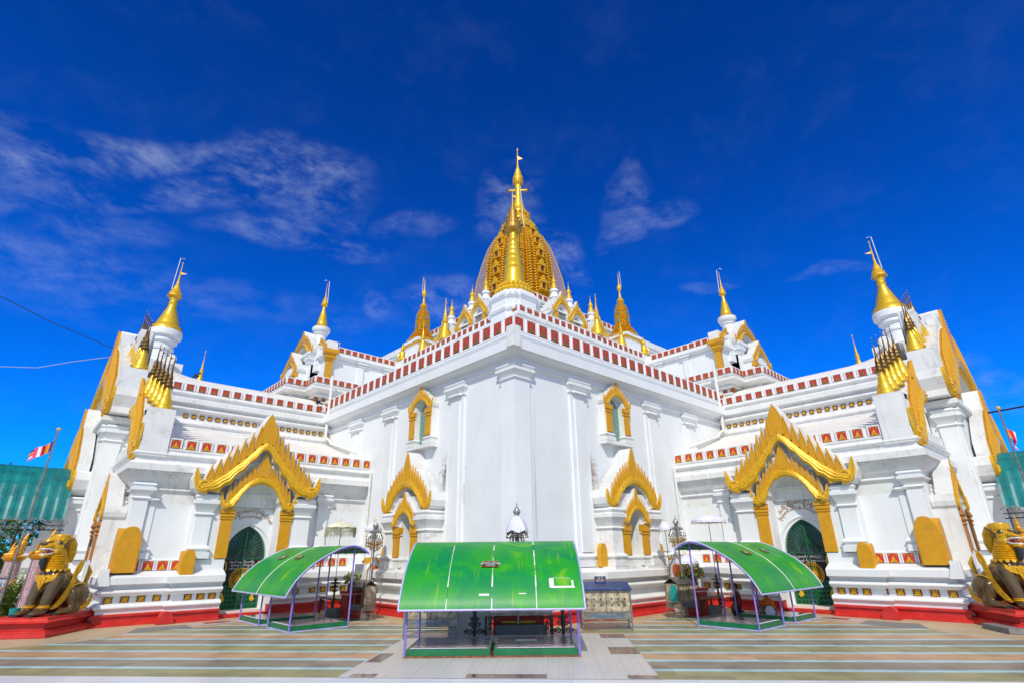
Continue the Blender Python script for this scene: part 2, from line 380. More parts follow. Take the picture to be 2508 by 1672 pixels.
# clerestory
CLER=[(.5,9.35),(.5,9.48),(.35,9.5)]+torus(.2,9.62,9.9,.14)+[(.16,9.95),(.02,10.05),(.02,10.45),(.16,10.48)]+torus(.2,10.5,10.72,.12)+[(.1,10.74),(.1,10.86),(.28,10.92),(.38,10.95),(.38,11.2),(.2,11.28)]+torus(.2,11.38,11.62,.14)+[(.2,11.66),(.08,11.70),(.08,12.14),(0,12.18),(-.4,12.18)]
m=MB(); m.sweep([(6,18.9),(-10.6,18.9),(-10.6,29.5),(6,29.5)],CLER); both(m,'clerestory','ledge',smooth=35)
m=MB()
rp=[(18.95,12.1),(19.3,12.35),(20.2,12.85),(21.3,13.14),(22.5,13.3),(24.2,13.4),(26,13.3),(27.2,13.14),(29.4,12.1)]
xs=[5.5,-8.0,-8.8,-9.5,-10.1,-10.6]; ex=[0,0,.08,.22,.45,.75]
m.add([(x,y,z+e*(1 if z>12.3 else .2)) for x,e in zip(xs,ex) for y,z in rp],[(i*9+j,i*9+j+1,(i+1)*9+j+1,(i+1)*9+j) for i in range(5) for j in range(8)])
m.add([(-10.6,y,z+(.75 if z>12.3 else .15)) for y,z in rp],[tuple(range(9))])
both(m,'vaulted_roof','cream',smooth=40)
# main block
BP=[(30,0),(9.1,0),(9.1,-.5),(4.8,-.5),(4.8,0),(0,0),(0,4.8),(-.5,4.8),(-.5,9.1),(0,9.1),(0,30)]
m=MB(); m.sweep(BP,BASE+[(.16,2.0),(-.6,2.0)]); m.build('base_moulding','ledge',temple,smooth=35)
m=MB(); m.sweep(BP,REDP); m.build('plinth','red',temple)
MPATH=[(30,0),(0,0),(0,30)]
WALL=[(0,1.6),(0,10.3)]+torus(0,10.40,10.58,.13)+[(0,10.66),(.05,10.80),(.46,10.92),(.50,10.96),(.50,10.99),(.63,10.99),(.63,11.44),(.5,11.52),(.38,11.56)]+torus(.30,11.62,11.90,.15)+[(.34,11.94),(.34,12.0),(.27,12.0),(.27,12.03)]
m=MB(); m.sweep(MPATH,WALL+[(.27,12.64),(.2,12.70),(-.1,12.70),(-.1,12.4),(-6.2,12.4)]); 
def stainmat():
    mt_=mat('white_lime_wash_stained',drip=.18,col=(.78,.805,.83),rough=.7,var=.03,vscale=.7,bump=.25,bscale=9,dirt=((.50,.44,.36),.30,(3.2,.55)))
    N,L,b=nodes_of(mt_); src=b.inputs['Base Color'].links[0].from_socket
    tc=N.new('ShaderNodeTexCoord'); out=src
    ns=N.new('ShaderNodeTexNoise'); ns.inputs['Scale'].default_value=5; ns.inputs['Detail'].default_value=8; L.new(tc.outputs['Object'],ns.inputs[0])
    for c,s_,col,amt in (((1.12,0,4.6),(.07,.6,2.6),(.50,.36,.20),.55),((1.2,0,8.2),(.03,.6,1.6),(.5,.38,.22),.4),((0,4.45,6.1),(.6,1.05,1.25),(.13,.075,.04),1.),((4.5,0,6.1),(1.0,.6,1.2),(.25,.14,.08),1.),((0,3.75,5.1),(.5,.5,1.0),(.4,.32,.24),.5),((0,4.6,7.0),(.5,.5,.5),(.45,.3,.2),.5)):
        mp=N.new('ShaderNodeMapping'); mp.vector_type='POINT'; mp.inputs['Location'].default_value=tuple(-a/b_ for a,b_ in zip(c,s_)); mp.inputs['Scale'].default_value=tuple(1/b_ for b_ in s_); L.new(tc.outputs['Object'],mp.inputs[0])
        ln=N.new('ShaderNodeVectorMath'); ln.operation='LENGTH'; L.new(mp.outputs[0],ln.inputs[0])
        ad=N.new('ShaderNodeMath'); ad.operation='MULTIPLY_ADD'; ad.inputs[1].default_value=1.4; ad.inputs[2].default_value=-.7; L.new(ns.outputs['Fac'],ad.inputs[0])
        sm=N.new('ShaderNodeMath'); sm.operation='ADD'; L.new(ln.outputs['Value'],sm.inputs[0]); L.new(ad.outputs[0],sm.inputs[1])
        r=N.new('ShaderNodeMapRange'); r.interpolation_type='SMOOTHSTEP'; r.inputs[1].default_value=.25; r.inputs[2].default_value=1.05; r.inputs[3].default_value=amt; r.inputs[4].default_value=0; L.new(sm.outputs[0],r.inputs[0])
        mx=N.new('ShaderNodeMix'); mx.data_type='RGBA'; mx.inputs[7].default_value=(*col,1); L.new(r.outputs[0],mx.inputs[0]); L.new(out,mx.inputs[6]); out=mx.outputs[2]
    L.new(out,b.inputs['Base Color']); return mt_
M['stained']=stainmat()
m.build('main_wall','stained',temple,smooth=35)
m=MB(); m.box(-.80,-.34,-.80,-.34,10.975,11.93); m.build('corner_block','ledge',temple)
# terraces
def terr(k,z0,zp,h,name):
    mm=MB(); mm.sweep([(48.4-k,k),(k,k),(k,48.4-k)],[(0,z0),(0,zp-.9),(.12,zp-.85)]+torus(.1,zp-.7,zp-.45,.12)+[(.25,zp-.3),(.25,zp-.06),(.1,zp-.04),(.1,zp),(.1,zp+h),(0,zp+h+.05),(-.3,zp+h+.05),(-.3,zp-.1),(-3,zp-.1)]); return mm.build(name,'ledge',temple,smooth=35)
TER=[(6.2,12.3,17.15,.42),(7.1,16.9,17.85,.38),(8.6,17.6,18.9,.36),(9.6,18.8,20.95,.40)]
for t in TER: terr(*t,'terrace')
m=MB()
m.box(19.6,28.8,19.6,28.8,21,26.5); m.box(20.2,28.2,20.2,28.2,26.5,29.2)
m.build('dome_podium','ledge',temple)
# ---------------- relief panels
def panel_mesh(w,h):
    p=MB(); p.mat=0; p.box(-w/2,w/2,-.035,.05,-h/2,h/2)
    fr=.055*min(1,w/.4); t=-.075
    p.mat=1
    F=lambda u,v,n:(u,-n,v)
    # gilt pagoda in relief
    pts=[(-.40,-.5),(-.36,-.42),(-.26,-.36),(-.24,-.26),(-.15,-.18),(-.12,-.05),(-.06,.05),(-.045,.18),(-.015,.30),(0,.42),(.015,.30),(.045,.18),(.06,.05),(.12,-.05),(.15,-.18),(.24,-.26),(.26,-.36),(.36,-.42),(.40,-.5)]
    p.ext([(a*w,b*h*.92) for a,b in pts],F,.03,.06)
    for s in (-1,1):
        for a,b,r in ((.36,.40,.06),(.27,.33,.05),(.40,.28,.045),(.20,.42,.04),(.33,.18,.03)): p.ball((s*a*w,-.045,b*h),r*w,6,4,(1,.5,1))
    return p
def flower_mesh(w):
    p=MB(); p.mat=0; p.box(-w/2,w/2,-.02,.05,-w/2,w/2); p.mat=1
    F=lambda u,v,n:(u,-n,v)
    for i in range(8):
        a=i*PI/4; c,s_=math.cos(a),math.sin(a); L_=.46*w if i%2==0 else .56*w
        q=[(0,0),(.30,.12),(.62,.17),(.85,.10),(1,0),(.85,-.10),(.62,-.17),(.30,-.12)]
        p.ext([(L_*(x*c-y*s_),L_*(x*s_+y*c)) for x,y in q],F,.015,.035)
    p.ball((0,-.03,0),.09*w,8,5,(1,.6,1))
    return p
def proto(mb,mats,nm): 
    o=mb.build(nm,mats,None); me=o.data; bpy.data.objects.remove(o); return me
PM={'big':proto(panel_mesh(.54,.60),['panelred','panelgold'],'relief_panel'),
    'mid':proto(panel_mesh(.42,.42),['panelred','tracery'],'relief_panel'),
    'small':proto(panel_mesh(.40,.38),['panelred','tracery'],'relief_panel')}
FM={'a':proto(flower_mesh(.30),['maroon','tracery'],'flower_tile')}
def place(me,name,x,y,z,face,parent):
    o=bpy.data.objects.new(name,me); COL.objects.link(o); o.parent=parent; o.location=(x,y,z)
    o.rotation_euler=(0,0,0 if face=='B' else -PI/2); return o
def row_frame(mb,F,cs,w,h,z,t=.07,d=.12):
    "white raised frame round each panel"
    for c in cs:
        for a,b,c0,c1 in ((c-w/2-t,c-w/2,z-.0,z+h),(c+w/2,c+w/2+t,z-.0,z+h),(c-w/2-t,c+w/2+t,z+h,z+h+t)):
            mb.ext([(a,c0),(b,c0),(b,c1),(a,c1)],F,-.02,d*.6)
# main parapet rows (large panels, individually)
mainrow=[[],[]]
cs=[.0+.793*i for i in range(0,28)]
rowm=MB(); 
cB=[-.005+.795*i for i in range(0,29)]
fr=MB(); fr.cut(); row_frame(fr,FA(-.27,0),cB,.54,.60,12.03,.06,.12)
pA,pB=both(fr,'parapet_frame','white')
for c in cB[:26]:
    place(PM['big'],'relief_panel',-.295,c,12.33,'A',pA)
    place(PM['big'],'relief_panel',c,-.295,12.33,'B',pB)
# wing lower parapet
lo=[-10.10+.655*i for i in range(16)]
fr=MB(); fr.cut(); row_frame(fr,FB(0,12.56),lo,.40,.40,7.30,.06,.12); qA,qB=both(fr,'parapet_frame','white')
for c in lo:
    if -7.3<c<-4.8: continue
    place(PM['mid'],'relief_panel',c,12.535,7.50,'B',qA); place(PM['mid'],'relief_panel',12.535,c,7.50,'A',qB)
# base row
bs=[-9.10,-9.72,-10.34,-10.96+.35]; bs=[-8.98-.55*i for i in range(4)]
bb=bs+[-2.9+.62*i for i in range(4)]
fr=MB(); fr.cut(); row_frame(fr,FB(0,12.85),bb,.40,.38,2.05,.05,.1); qA,qB=both(fr,'base_panel_frame','white')
for c in bb:
    place(PM['small'],'relief_panel',c,12.83,2.24,'B',qA); place(PM['small'],'relief_panel',12.83,c,2.24,'A',qB)
cb=[10.3+.55*i for i in range(4)]+[3.95-.55*i for i in range(6)]
fr=MB(); row_frame(fr,FA(-.05,0),cb[4:],.36,.38,2.05,.05,.1); fr.cut(); row_frame(fr,FA(-.05,0),cb[:4],.36,.38,2.05,.05,.1); qA,qB=both(fr,'base_panel_frame','white')
for c in cb:
    place(PM['small'],'relief_panel',-.07,c,2.24,'A',qA); place(PM['small'],'relief_panel',c,-.07,2.24,'B',qB)
for q in (0,):
    bk=MB(); bk.sweep([(30,0),(0,0),(0,30)],[(.05,2.0),(.05,2.5),(-.1,2.52)]); bk.build('base_panel_backing','white',temple)
# remaining rows as one part each side
def many(mb,me,pts,face):
    src=[tuple(v.co) for v in me.vertices]; fs=[tuple(p.vertices) for p in me.polygons]; mis=[p.material_index for p in me.polygons]
    for x,y,z in pts:
        vs=[(x+a,y+b,z+c) if face=='B' else (x+b,y-a,z+c) for a,b,c in src]
        o=len(mb.v); mb.v+=vs; mb.f+=[tuple(i+o for i in f) for f in fs]; mb.mi+=mis
PM['t']=proto(panel_mesh(.44,.40),['panelred','panelgold'],'relief_panel')
mm=MB(); fr=MB()
many(mm,PM['small'],[(-10.2+.66*i,18.80,11.93) for i in range(17)],'B'); fr.cut(); row_frame(fr,FB(0,18.82),[-10.2+.66*i for i in range(17)],.40,.38,11.74,.07,.12)
for (k,z0,zp,h) in TER[:4]:
    n_=int((20.6-k)/.66) if k<7 else int((24-k)/.62)
    pit=.66 if k<7 else .62
    many(mm,PM['t'],[(k-.12,k+.2+pit*i,zp+h/2) for i in range(n_)],'A')
    fr.cut(); row_frame(fr,FA(k-.1,0),[k+.2+pit*i for i in range(n_)],.44,h-.02,zp,.05,.1)
# ------------- upper porch above the wing
UPZ=13.95
both(MB().sweep([(5.5,19.0),(-1.4,19.0),(-1.4,20.6),(-2.8,20.6),(-2.8,27.8),(-1.4,27.8),(-1.4,29.4),(5.5,29.4)],
   [(-.7,12.3),(-.7,12.5)]+torus(-.55,12.52,12.7,.12)+[(-.72,12.72),(-.72,13.0),(-.5,13.02)]+torus(-.45,13.05,13.2,.1)+[(-.45,13.22),(-.05,13.42),(.0,13.44),(.08,13.46),(.08,13.62),(-.05,13.66)]+torus(-.08,13.7,13.86,.1)+[(-.04,13.88),(-.04,13.95),(-.04,14.28),(-.12,14.33),(-.25,14.33),(-.25,13.95),(-2.,13.95)]),'porch_platform','ledge',smooth=35)
pp=[(-1.1+.55*i,19.02,14.11) for i in range(13)]
many(mm,PM['small'],pp,'B'); fr.cut(); row_frame(fr,FB(0,19.04),[p[0] for p in pp],.40,.34,13.95,.06,.1)
pp=[(-2.5+.55*i,20.62,14.11) for i in range(3)]; many(mm,PM['small'],pp,'B'); fr.cut(); row_frame(fr,FB(0,20.64),[p[0] for p in pp],.40,.34,13.95,.06,.1)
pp=[(-1.38,19.3+.5*i,14.11) for i in range(3)]+[(-2.78,20.9+.55*i,14.11) for i in range(12)]; many(mm,PM['small'],pp,'A')
fr.cut(); row_frame(fr,FA(-1.36,0),[19.3+.5*i for i in range(3)],.40,.34,13.95,.05,.1); fr.cut(); row_frame(fr,FA(-2.76,0),[20.9+.55*i for i in range(12)],.40,.34,13.95,.05,.1)
many(mm,FM['a'],[(-.9+.55*i,19.72,12.86) for i in range(8)]+[(-2.0+.5*i,21.32,12.86) for i in range(3)],'B')
# porch body
SIDE=[(0,13.9),(0,16.1)]+torus(0,16.16,16.3,.07)+[(.05,16.34),(.3,16.5),(.34,16.52),(.34,16.76),(.2,16.8)]+[(.2,16.84),(.14,16.86),(.14,17.22),(.05,17.26),(-.3,17.26),(-.3,16.9),(-3,17.3)]
both(MB().sweep([(6,20.3),(-.15,20.3),(-.15,21.9)],SIDE),'upper_porch_wall','white',smooth=35)
pp=[(.75+.55*i,20.12,17.04) for i in range(9)]; many(mm,PM['small'],pp,'B'); fr.cut(); row_frame(fr,FB(0,20.14),[p[0] for p in pp],.40,.34,16.87,.06,.1)
both(fr,'parapet_frame','white'); 
a,b=both(mm,'relief_panels',['panelred','panelgold'])
tag(a,kind='stuff'); tag(b,kind='stuff')
# flower tiles, base and clerestory
for c in [-11.25+.58*i for i in range(5)]:
    for q,f in (((c,12.66,.945),'B'),((12.66,c,.945),'A')): place(FM['a'],'flower_tile',*q,f,wingbase[0 if f=='B' else 1])
for c in (-8.45,-7.95,-7.48,-4.2,-3.7):
    for q,f in (((c,12.09,.945),'B'),((12.09,c,.945),'A')): place(FM['a'],'flower_tile',*q,f,wingbase[0 if f=='B' else 1])
for c in (-2.6,-2.05,-1.5,-.95):
    for q,f in (((c,12.66,.945),'B'),((12.66,c,.945),'A')): place(FM['a'],'flower_tile',*q,f,wingbase[0 if f=='B' else 1])
for i in range(24):
    c=-8.78+.43*i*1.0
    if c>0: break
    for q,f in (((c,18.86,10.25),'B'),((18.86,c,10.25),'A')): 
        o=place(FM['a'],'flower_tile',*q,f,wingbase[0 if f=='B' else 1]); o.scale=(.82,1,.82)
cf_=[ .7+.45*i for i in range(9)]+[9.6+.45*i for i in range(5)]
for c in cf_:
    for q,f in (((-.24,c,.945),'A'),((c,-.24,.945),'B')): o=place(FM['a'],'flower_tile',*q,f,temple); o.scale=(.6,1,.85)
# ---------------- pilasters
def pil_prof(z0,z1,cap=.72,base=True,s=1.):
    p=[]
    if base: p+=[(.14*s,z0),(.14*s,z0+.26),(.05*s,z0+.27),(.05*s,z0+.3)]+torus(.05*s,z0+.3,z0+.52,.09*s)+[(.02,z0+.54)]
    else: p+=[(0,z0)]
    p+=[(0,z0+.6 if base else z0+.01),(0,z1-cap)]+torus(0,z1-cap,z1-cap+.13,.09*s)+[(.02,z1-cap+.16),(.17*s,z1-cap*.47),(.19*s,z1-cap*.45),(.19*s,z1-cap*.28),(.12*s,z1-cap*.26)]+torus(.11*s,z1-cap*.22,z1,.07*s,4)+[(-.02,z1)]
    return p
pils=MB()
def pil_B(x0,x1,y,p,z0,z1,**k): pils.cut(); pils.sweep([(x1,y+.02),(x1,y-p),(x0,y-p),(x0,y+.02)],pil_prof(z0,z1,**k),caps=False)
def pil_A(x,y0,y1,p,z0,z1,**k): pils.cut(); pils.sweep([(x+.02,y0),(x-p,y0),(x-p,y1),(x+.02,y1)],pil_prof(z0,z1,**k),caps=False)
pil_B(-11.2,-10.62,12.9,.13,2.5,5.70); pil_B(-10.50,-10.30,12.9,.05,2.5,5.0,cap=.1)
pil_B(-2.75,-2.2,12.9,.12,2.5,5.66)
pil_B(-8.72,-8.05,12.33,.10,2.5,5.30,cap=.95); pil_B(-4.2,-3.38,12.33,.10,2.5,5.30,cap=.95)
for y0,y1 in ((3.55,4.8),(9.85,11.1),(14.0,15.25)):
    pil_A(0,y0,y1,.10,2.0,10.50); pil_A(-.1,y0+.28,y1-.28,.06,2.6,9.8,cap=.02,base=False)
pil_A(-12.3,18.95,19.5,.08,2.5,9.2,cap=.9); pils.cut(); pils.sweep([(-11.5,18.92),(-11.5,18.80),(-12.18,18.80),(-12.18,18.92)],pil_prof(2.5,9.2,cap=.9),caps=False)
pil_B(2.3,2.75,20.3,.12,14,16.5,cap=.4,base=False); pil_B(4.6,5.0,20.3,.12,14,16.5,cap=.4,base=False)
both(pils,'pilaster','white',smooth=35)
m=MB()   # corner pilaster of the main block wraps the corner
pr=pil_prof(2.0,10.50)
m.sweep([(.80,.02),(.80,-.12),(-.12,-.12),(-.12,.80),(.02,.80)],pr,caps=False); m.build('corner_pilaster','white',temple,smooth=35)
# main end-mass cornice
m=MB(); m.sweep([(-11.15,18.9),(-12.3,18.9),(-12.3,29.5),(-11.15,29.5)],[(0,4.85),(0,9.2),(.05,9.25),(.28,9.38),(.3,9.4),(.3,9.62),(.15,9.7),(-.4,9.72),(-.4,15)]); both(m,'end_wall','ledge',smooth=35)
m=MB(); m.box(-12.9,-12.2,19.9,28.5,1.9,5.0); m.sweep([(-12.2,19.75),(-12.92,19.75),(-12.92,20.5)],pil_prof(2.0,5.5),caps=False); m.box(-12.9,-12.2,19.78,20.5,0,5.4); both(m,'front_portal_wall','white',smooth=35)
m=MB(); m.box(-11.13,-10.5,12.95,18.85,7.75,9.3)
for i in range(12): m.box(-11.24,-11.12,13.3+.42*i,13.46+.42*i,7.76,9.2)
m.box(-11.1,-10.2,16.4,18.9,9.3,11.2); both(m,'end_wall_fluting','white')
# ---------------- pediments
def arc_pts(key,n=4,bul=0.):
    out=[]
    for i in range(len(key)-1):
        (a,b),(c,d)=key[i],key[i+1]; L_=math.hypot(c-a,d-b)
        for j in range(n):
            t=j/n; nx,ny=(d-b)/L_,-(c-a)/L_
            h=bul*math.sin(PI*t)
            out.append((a+(c-a)*t+nx*h,b+(d-b)*t+ny*h))
    out.append(key[-1]); return out
LA=[(.84,0),(.63,.015),(.47,.12),(.3,.28),(.14,.42),(0,.55)]
UA=[(.97,.10),(.80,.13),(.6,.235),(.42,.35),(.28,.45),(.14,.575),(0,.655)]
LB=[(.80,0),(.64,.02),(.545,.15),(.43,.30),(.22,.405),(0,.44)]
LC=[(.80,0),(.64,.02),(.54,.14),(.40,.27),(.2,.355),(0,.385)]
UB=[(.97,.09),(.82,.14),(.64,.27),(.47,.38),(.27,.48),(.1,.525),(0,.53)]
def interp(U,u):
    for (a,b),(c,d) in zip(U[:-1],U[1:]):
        if c<=u<=a: return b+(d-b)*(a-u)/(a-c)
    return U[0][1]
def leaf(u,z0,z1,w,lean,k=8):
    "flame leaf outline, tip leaning by lean"
    L_=[];Rr=[]
    for i in range(k):
        t=i/(k-1); wd=w/2*(1-t**1.6)*(1+.35*math.sin(PI*min(1,t*1.3))) if i<k-1 else 0
        c=u+lean*t*t; z=z0+(z1-z0)*t
        L_.append((c-wd,z)); Rr.append((c+wd,z))
    return L_+Rr[:-1][::-1]
def pediment(F,W,z0,H,D,kind='A',sides=(1,-1),detail=2,nf=7,bw=None,parent=temple,name='pediment',tip=.27,slab=True,flat_leaf='ochre'):
    """gilded flame pediment. F(u,v,n) frame; returns (white, gold) builders"""
    Wt=MB(); Gd=MB(); Oc=MB()
    Lk,Uk=(LA,UA) if kind=='A' else (LC,UB) if kind=='C' else (LB,[(.97,.09),(.82,.14),(.64,.27),(.47,.40),(.27,.52),(.1,.57),(0,.575)])
    lowk=[(u*W,z0+v*H) for u,v in Lk]; upk=[(u*W,z0+v*H) for u,v in Uk]
    bul=.036*W if kind=='A' else .026*W
    lo_=arc_pts(lowk,6 if detail>1 else 2,bul); up_=arc_pts(upk,3,0)
    th=.02*W+.02
    for s in sides:
        lo=[(s*u,v) for u,v in lo_]; up=[(s*u,v) for u,v in up_]
        band=lo+up[::-1]
        Wt.ext([(u,v) for u,v in lo]+[(s*(abs(u)+.0),v-.01) for u,v in up[::-1]],F,-D,-.005)
        Gd.ext(band,F,0,th)
        # ridges
        def mid(t,n_=14):
            r=[]
            for i in range(n_+1):
                q=i/n_
                a=lowk; 
                def at(K,q):
                    tot=[0]
                    for (x0,y0),(x1,y1) in zip(K[:-1],K[1:]): tot.append(tot[-1]+math.hypot(x1-x0,y1-y0))
                    d_=q*tot[-1]
                    for j in range(len(K)-1):
                        if d_<=tot[j+1]+1e-9:
                            f=(d_-tot[j])/(tot[j+1]-tot[j]); return (K[j][0]+(K[j+1][0]-K[j][0])*f,K[j][1]+(K[j+1][1]-K[j][1])*f)
                    return K[-1]
                A_=at(lo_,q);B_=at(up_,q)
                r.append((s*(A_[0]+(B_[0]-A_[0])*t),A_[1]+(B_[1]-A_[1])*t))
            return r
        rr=[(.30,.030),(.52,.034),(.74,.026)] if detail>1 else [(.5,.05)]
        for t,rad in rr:
            Gd.tube([F(u,v,th) for u,v in mid(t)],rad*H*.8,6)
        if detail>1:
            nb=int(46 if W>1.5 else 28)
            for t in (.08,.93):
                for u,v in mid(t,nb): Gd.octa(F(u,v,th+.01),.0065*W+.014)
        # scroll at the outer end with upturned tip
        tp=[(.80,0),(.90,.01),(.98,.06),(1.02,.15),(1.01,.22),(1.0,tip+.01),(.965,tip-.04),(.93,.16),(.88,.115),(.82,.12)]
        P=[(s*u*W,z0+v*H) for u,v in tp]
        Gd.ext(P,F,0,th*1.3); 
        if slab: Wt.ext([(s*(u+.012)*W,z0+v*H-.01) for u,v in tp],F,-D,-.004)
        if detail>1:
            Gd.tube([F(s*(.86+.07*math.cos(a))*W,z0+(.085+.055*math.sin(a))*H,th*1.3) for a in [i*PI/5 for i in range(10)]],.016*H,5)
            for i in range(12):
                t=i/11; Gd.octa(F(s*(.88+.135*math.sin(PI*.55*t))*W,z0+(.0+tip*t)*H,th*1.5),.006*W+.014)
        # flames
        us=[.80-(.80-.15)*i/(nf-1) for i in range(nf)]
        for i,u in enumerate(us):
            zb=z0+(interp(Uk,u)-.02)*H; f=.145+.105*min(1,max(0,(.8-u)/.42)) if kind=='A' else .19+.05*min(1,max(0,(.8-u)/.42))
            zt=z0+(interp(Uk,u)+f+.012*(nf-i)*(7/nf)*.3)*H; w_=(.65/(nf-1))*W*.80; zt+=.02*H
            lf=leaf(s*u*W,zb,zt,w_,-s*.012*W)
            Oc.ext(lf,F,0,th*.9)
            if detail>1:
                Oc.tube([F(p[0],p[1],th*.9) for p in lf[:8]],.008*W+.006,4); 
                if D>.2: Wt.ext([(p[0]+s*.012*W,p[1]+.01*H) for p in lf],F,-D*.75,-.004)
            elif slab and i%1==0: Wt.ext([(p[0]+s*.01*W,p[1]+.005*H) for p in lf],F,-D*.7,-.004)
    # central leaf
    zb_=z0+(Uk[-1][1]-.03)*H; hw_=.125*W; nn=10
    rt_=[(hw_*(1.0+.10*math.sin(PI*i/nn))*(1-(i/nn)**2.6) if i<nn else 0,zb_+(z0+H-zb_)*i/nn) for i in range(nn+1)]
    c0=[(-u,v) for u,v in rt_]+rt_[:-1][::-1]
    if len(sides)==2:
        Oc.ext(c0,F,0,th)
        if detail>1:
            for i in range(len(c0)):
                (a,b),(c,d)=c0[i],c0[(i+1)%len(c0)]
                for t in (0,.5): Gd.octa(F(a+(c-a)*t,b+(d-b)*t,th),.007*W+.012)
        Wt.ext([(p[0]*1.12,p[1]+.008*H) for p in c0],F,-D,-.004)
    return Wt,Gd,Oc
def put_ped(*a,name='pediment',parent=temple,white='ledge',ochre='ochre',gold='gold',mirror=True,**k):
    Wt,Gd,Oc=pediment(*a,**k)
    pars=parent if isinstance(parent,tuple) else (parent,parent)
    out=[]
    for i,mir in enumerate((False,True) if mirror else (False,)):
        w_=Wt.build(name,white,pars[i],mirror=mir); g=Gd.build('gilt_band',gold,w_,mirror=mir,smooth=50); o=Oc.build('flame_leaves',ochre,w_,mirror=mir)
        out.append(w_)
    return out
# door porch pediments
DC=-6.17
put_ped(FB(DC,11.98),2.95,5.30,4.12,.75,name='door_pediment')
put_ped(FB(DC+.10,12.12),1.77,4.65,2.82,1.1,kind='B',name='inner_door_pediment')
# niche: side reveals, tympanum plate with pointed opening
def pointed(w,zs,za,n=8):
    "right half of a pointed arch from (w,zs) to (0,za)"
    h=za-zs
    if h<=w*1.02: return [(w*math.cos(t*PI/2),zs+h*math.sin(t*PI/2)) for t in [i/n for i in range(n+1)]]
    e=(h*h-w*w)/(2*w); A=math.acos(e/(w+e))
    return [((w+e)*math.cos(A*i/n)-e if i<n else 0,zs+(w+e)*math.sin(A*i/n)) for i in range(n+1)]
def arch_plate(F,u0,u1,z0,z1,w,zs,za,d,n=10):
    "plate with pointed doorway; F frame, depth d behind"
    mb=MB(); pr_=pointed(w,zs,za,n)
    right=[(w,z0)]+pr_; left=[(-u,v) for u,v in right]
    R_=[(u1,z0)]+[(u1,z1),(0,z1)]+[p for p in right[::-1]]
    L_=[(u0,z0)]+[(u0,z1),(0,z1)]+[p for p in left[::-1]]
    for P in (R_,L_): mb.ext(P,F,-d,0)
    return mb
Fn=FB(-6.06,13.05)
m=arch_plate(Fn,-1.35,1.35,.1,6.6,.99,2.55,3.98,.35); 
m.box(-7.6,-4.6,12.3,13.5,6.1,6.9)
niche=both(m,'door_niche','white',smooth=30)
# raised pointed hood mould
m=MB(); hp=[(u*1.12,v+.12) for u,v in pointed(.99,2.7,3.98,12)]; hp=[(-u,v) for u,v in hp]+[p for p in hp[::-1]][1:]
m.tube([Fn(u,v,.01) for u,v in hp],.05,6); both(m,'hood_mould','white',parent=niche,smooth=50)
# gold pillars of the door
m=MB()
for a,b in ((-7.64,-7.12),(-4.86,-4.32)):
    m.cut(); m.sweep([(b,12.36),(b,12.24),(a,12.24),(a,12.36)],[(0,2.5),(0,4.2),(.04,4.22),(.04,4.27),(.0,4.29),(.0,4.32),(.05,4.34),(.05,4.45),(.01,4.47),(.07,4.5),(.07,4.68),(-.1,4.68)])
both(m,'gilded_pillar','ochre')
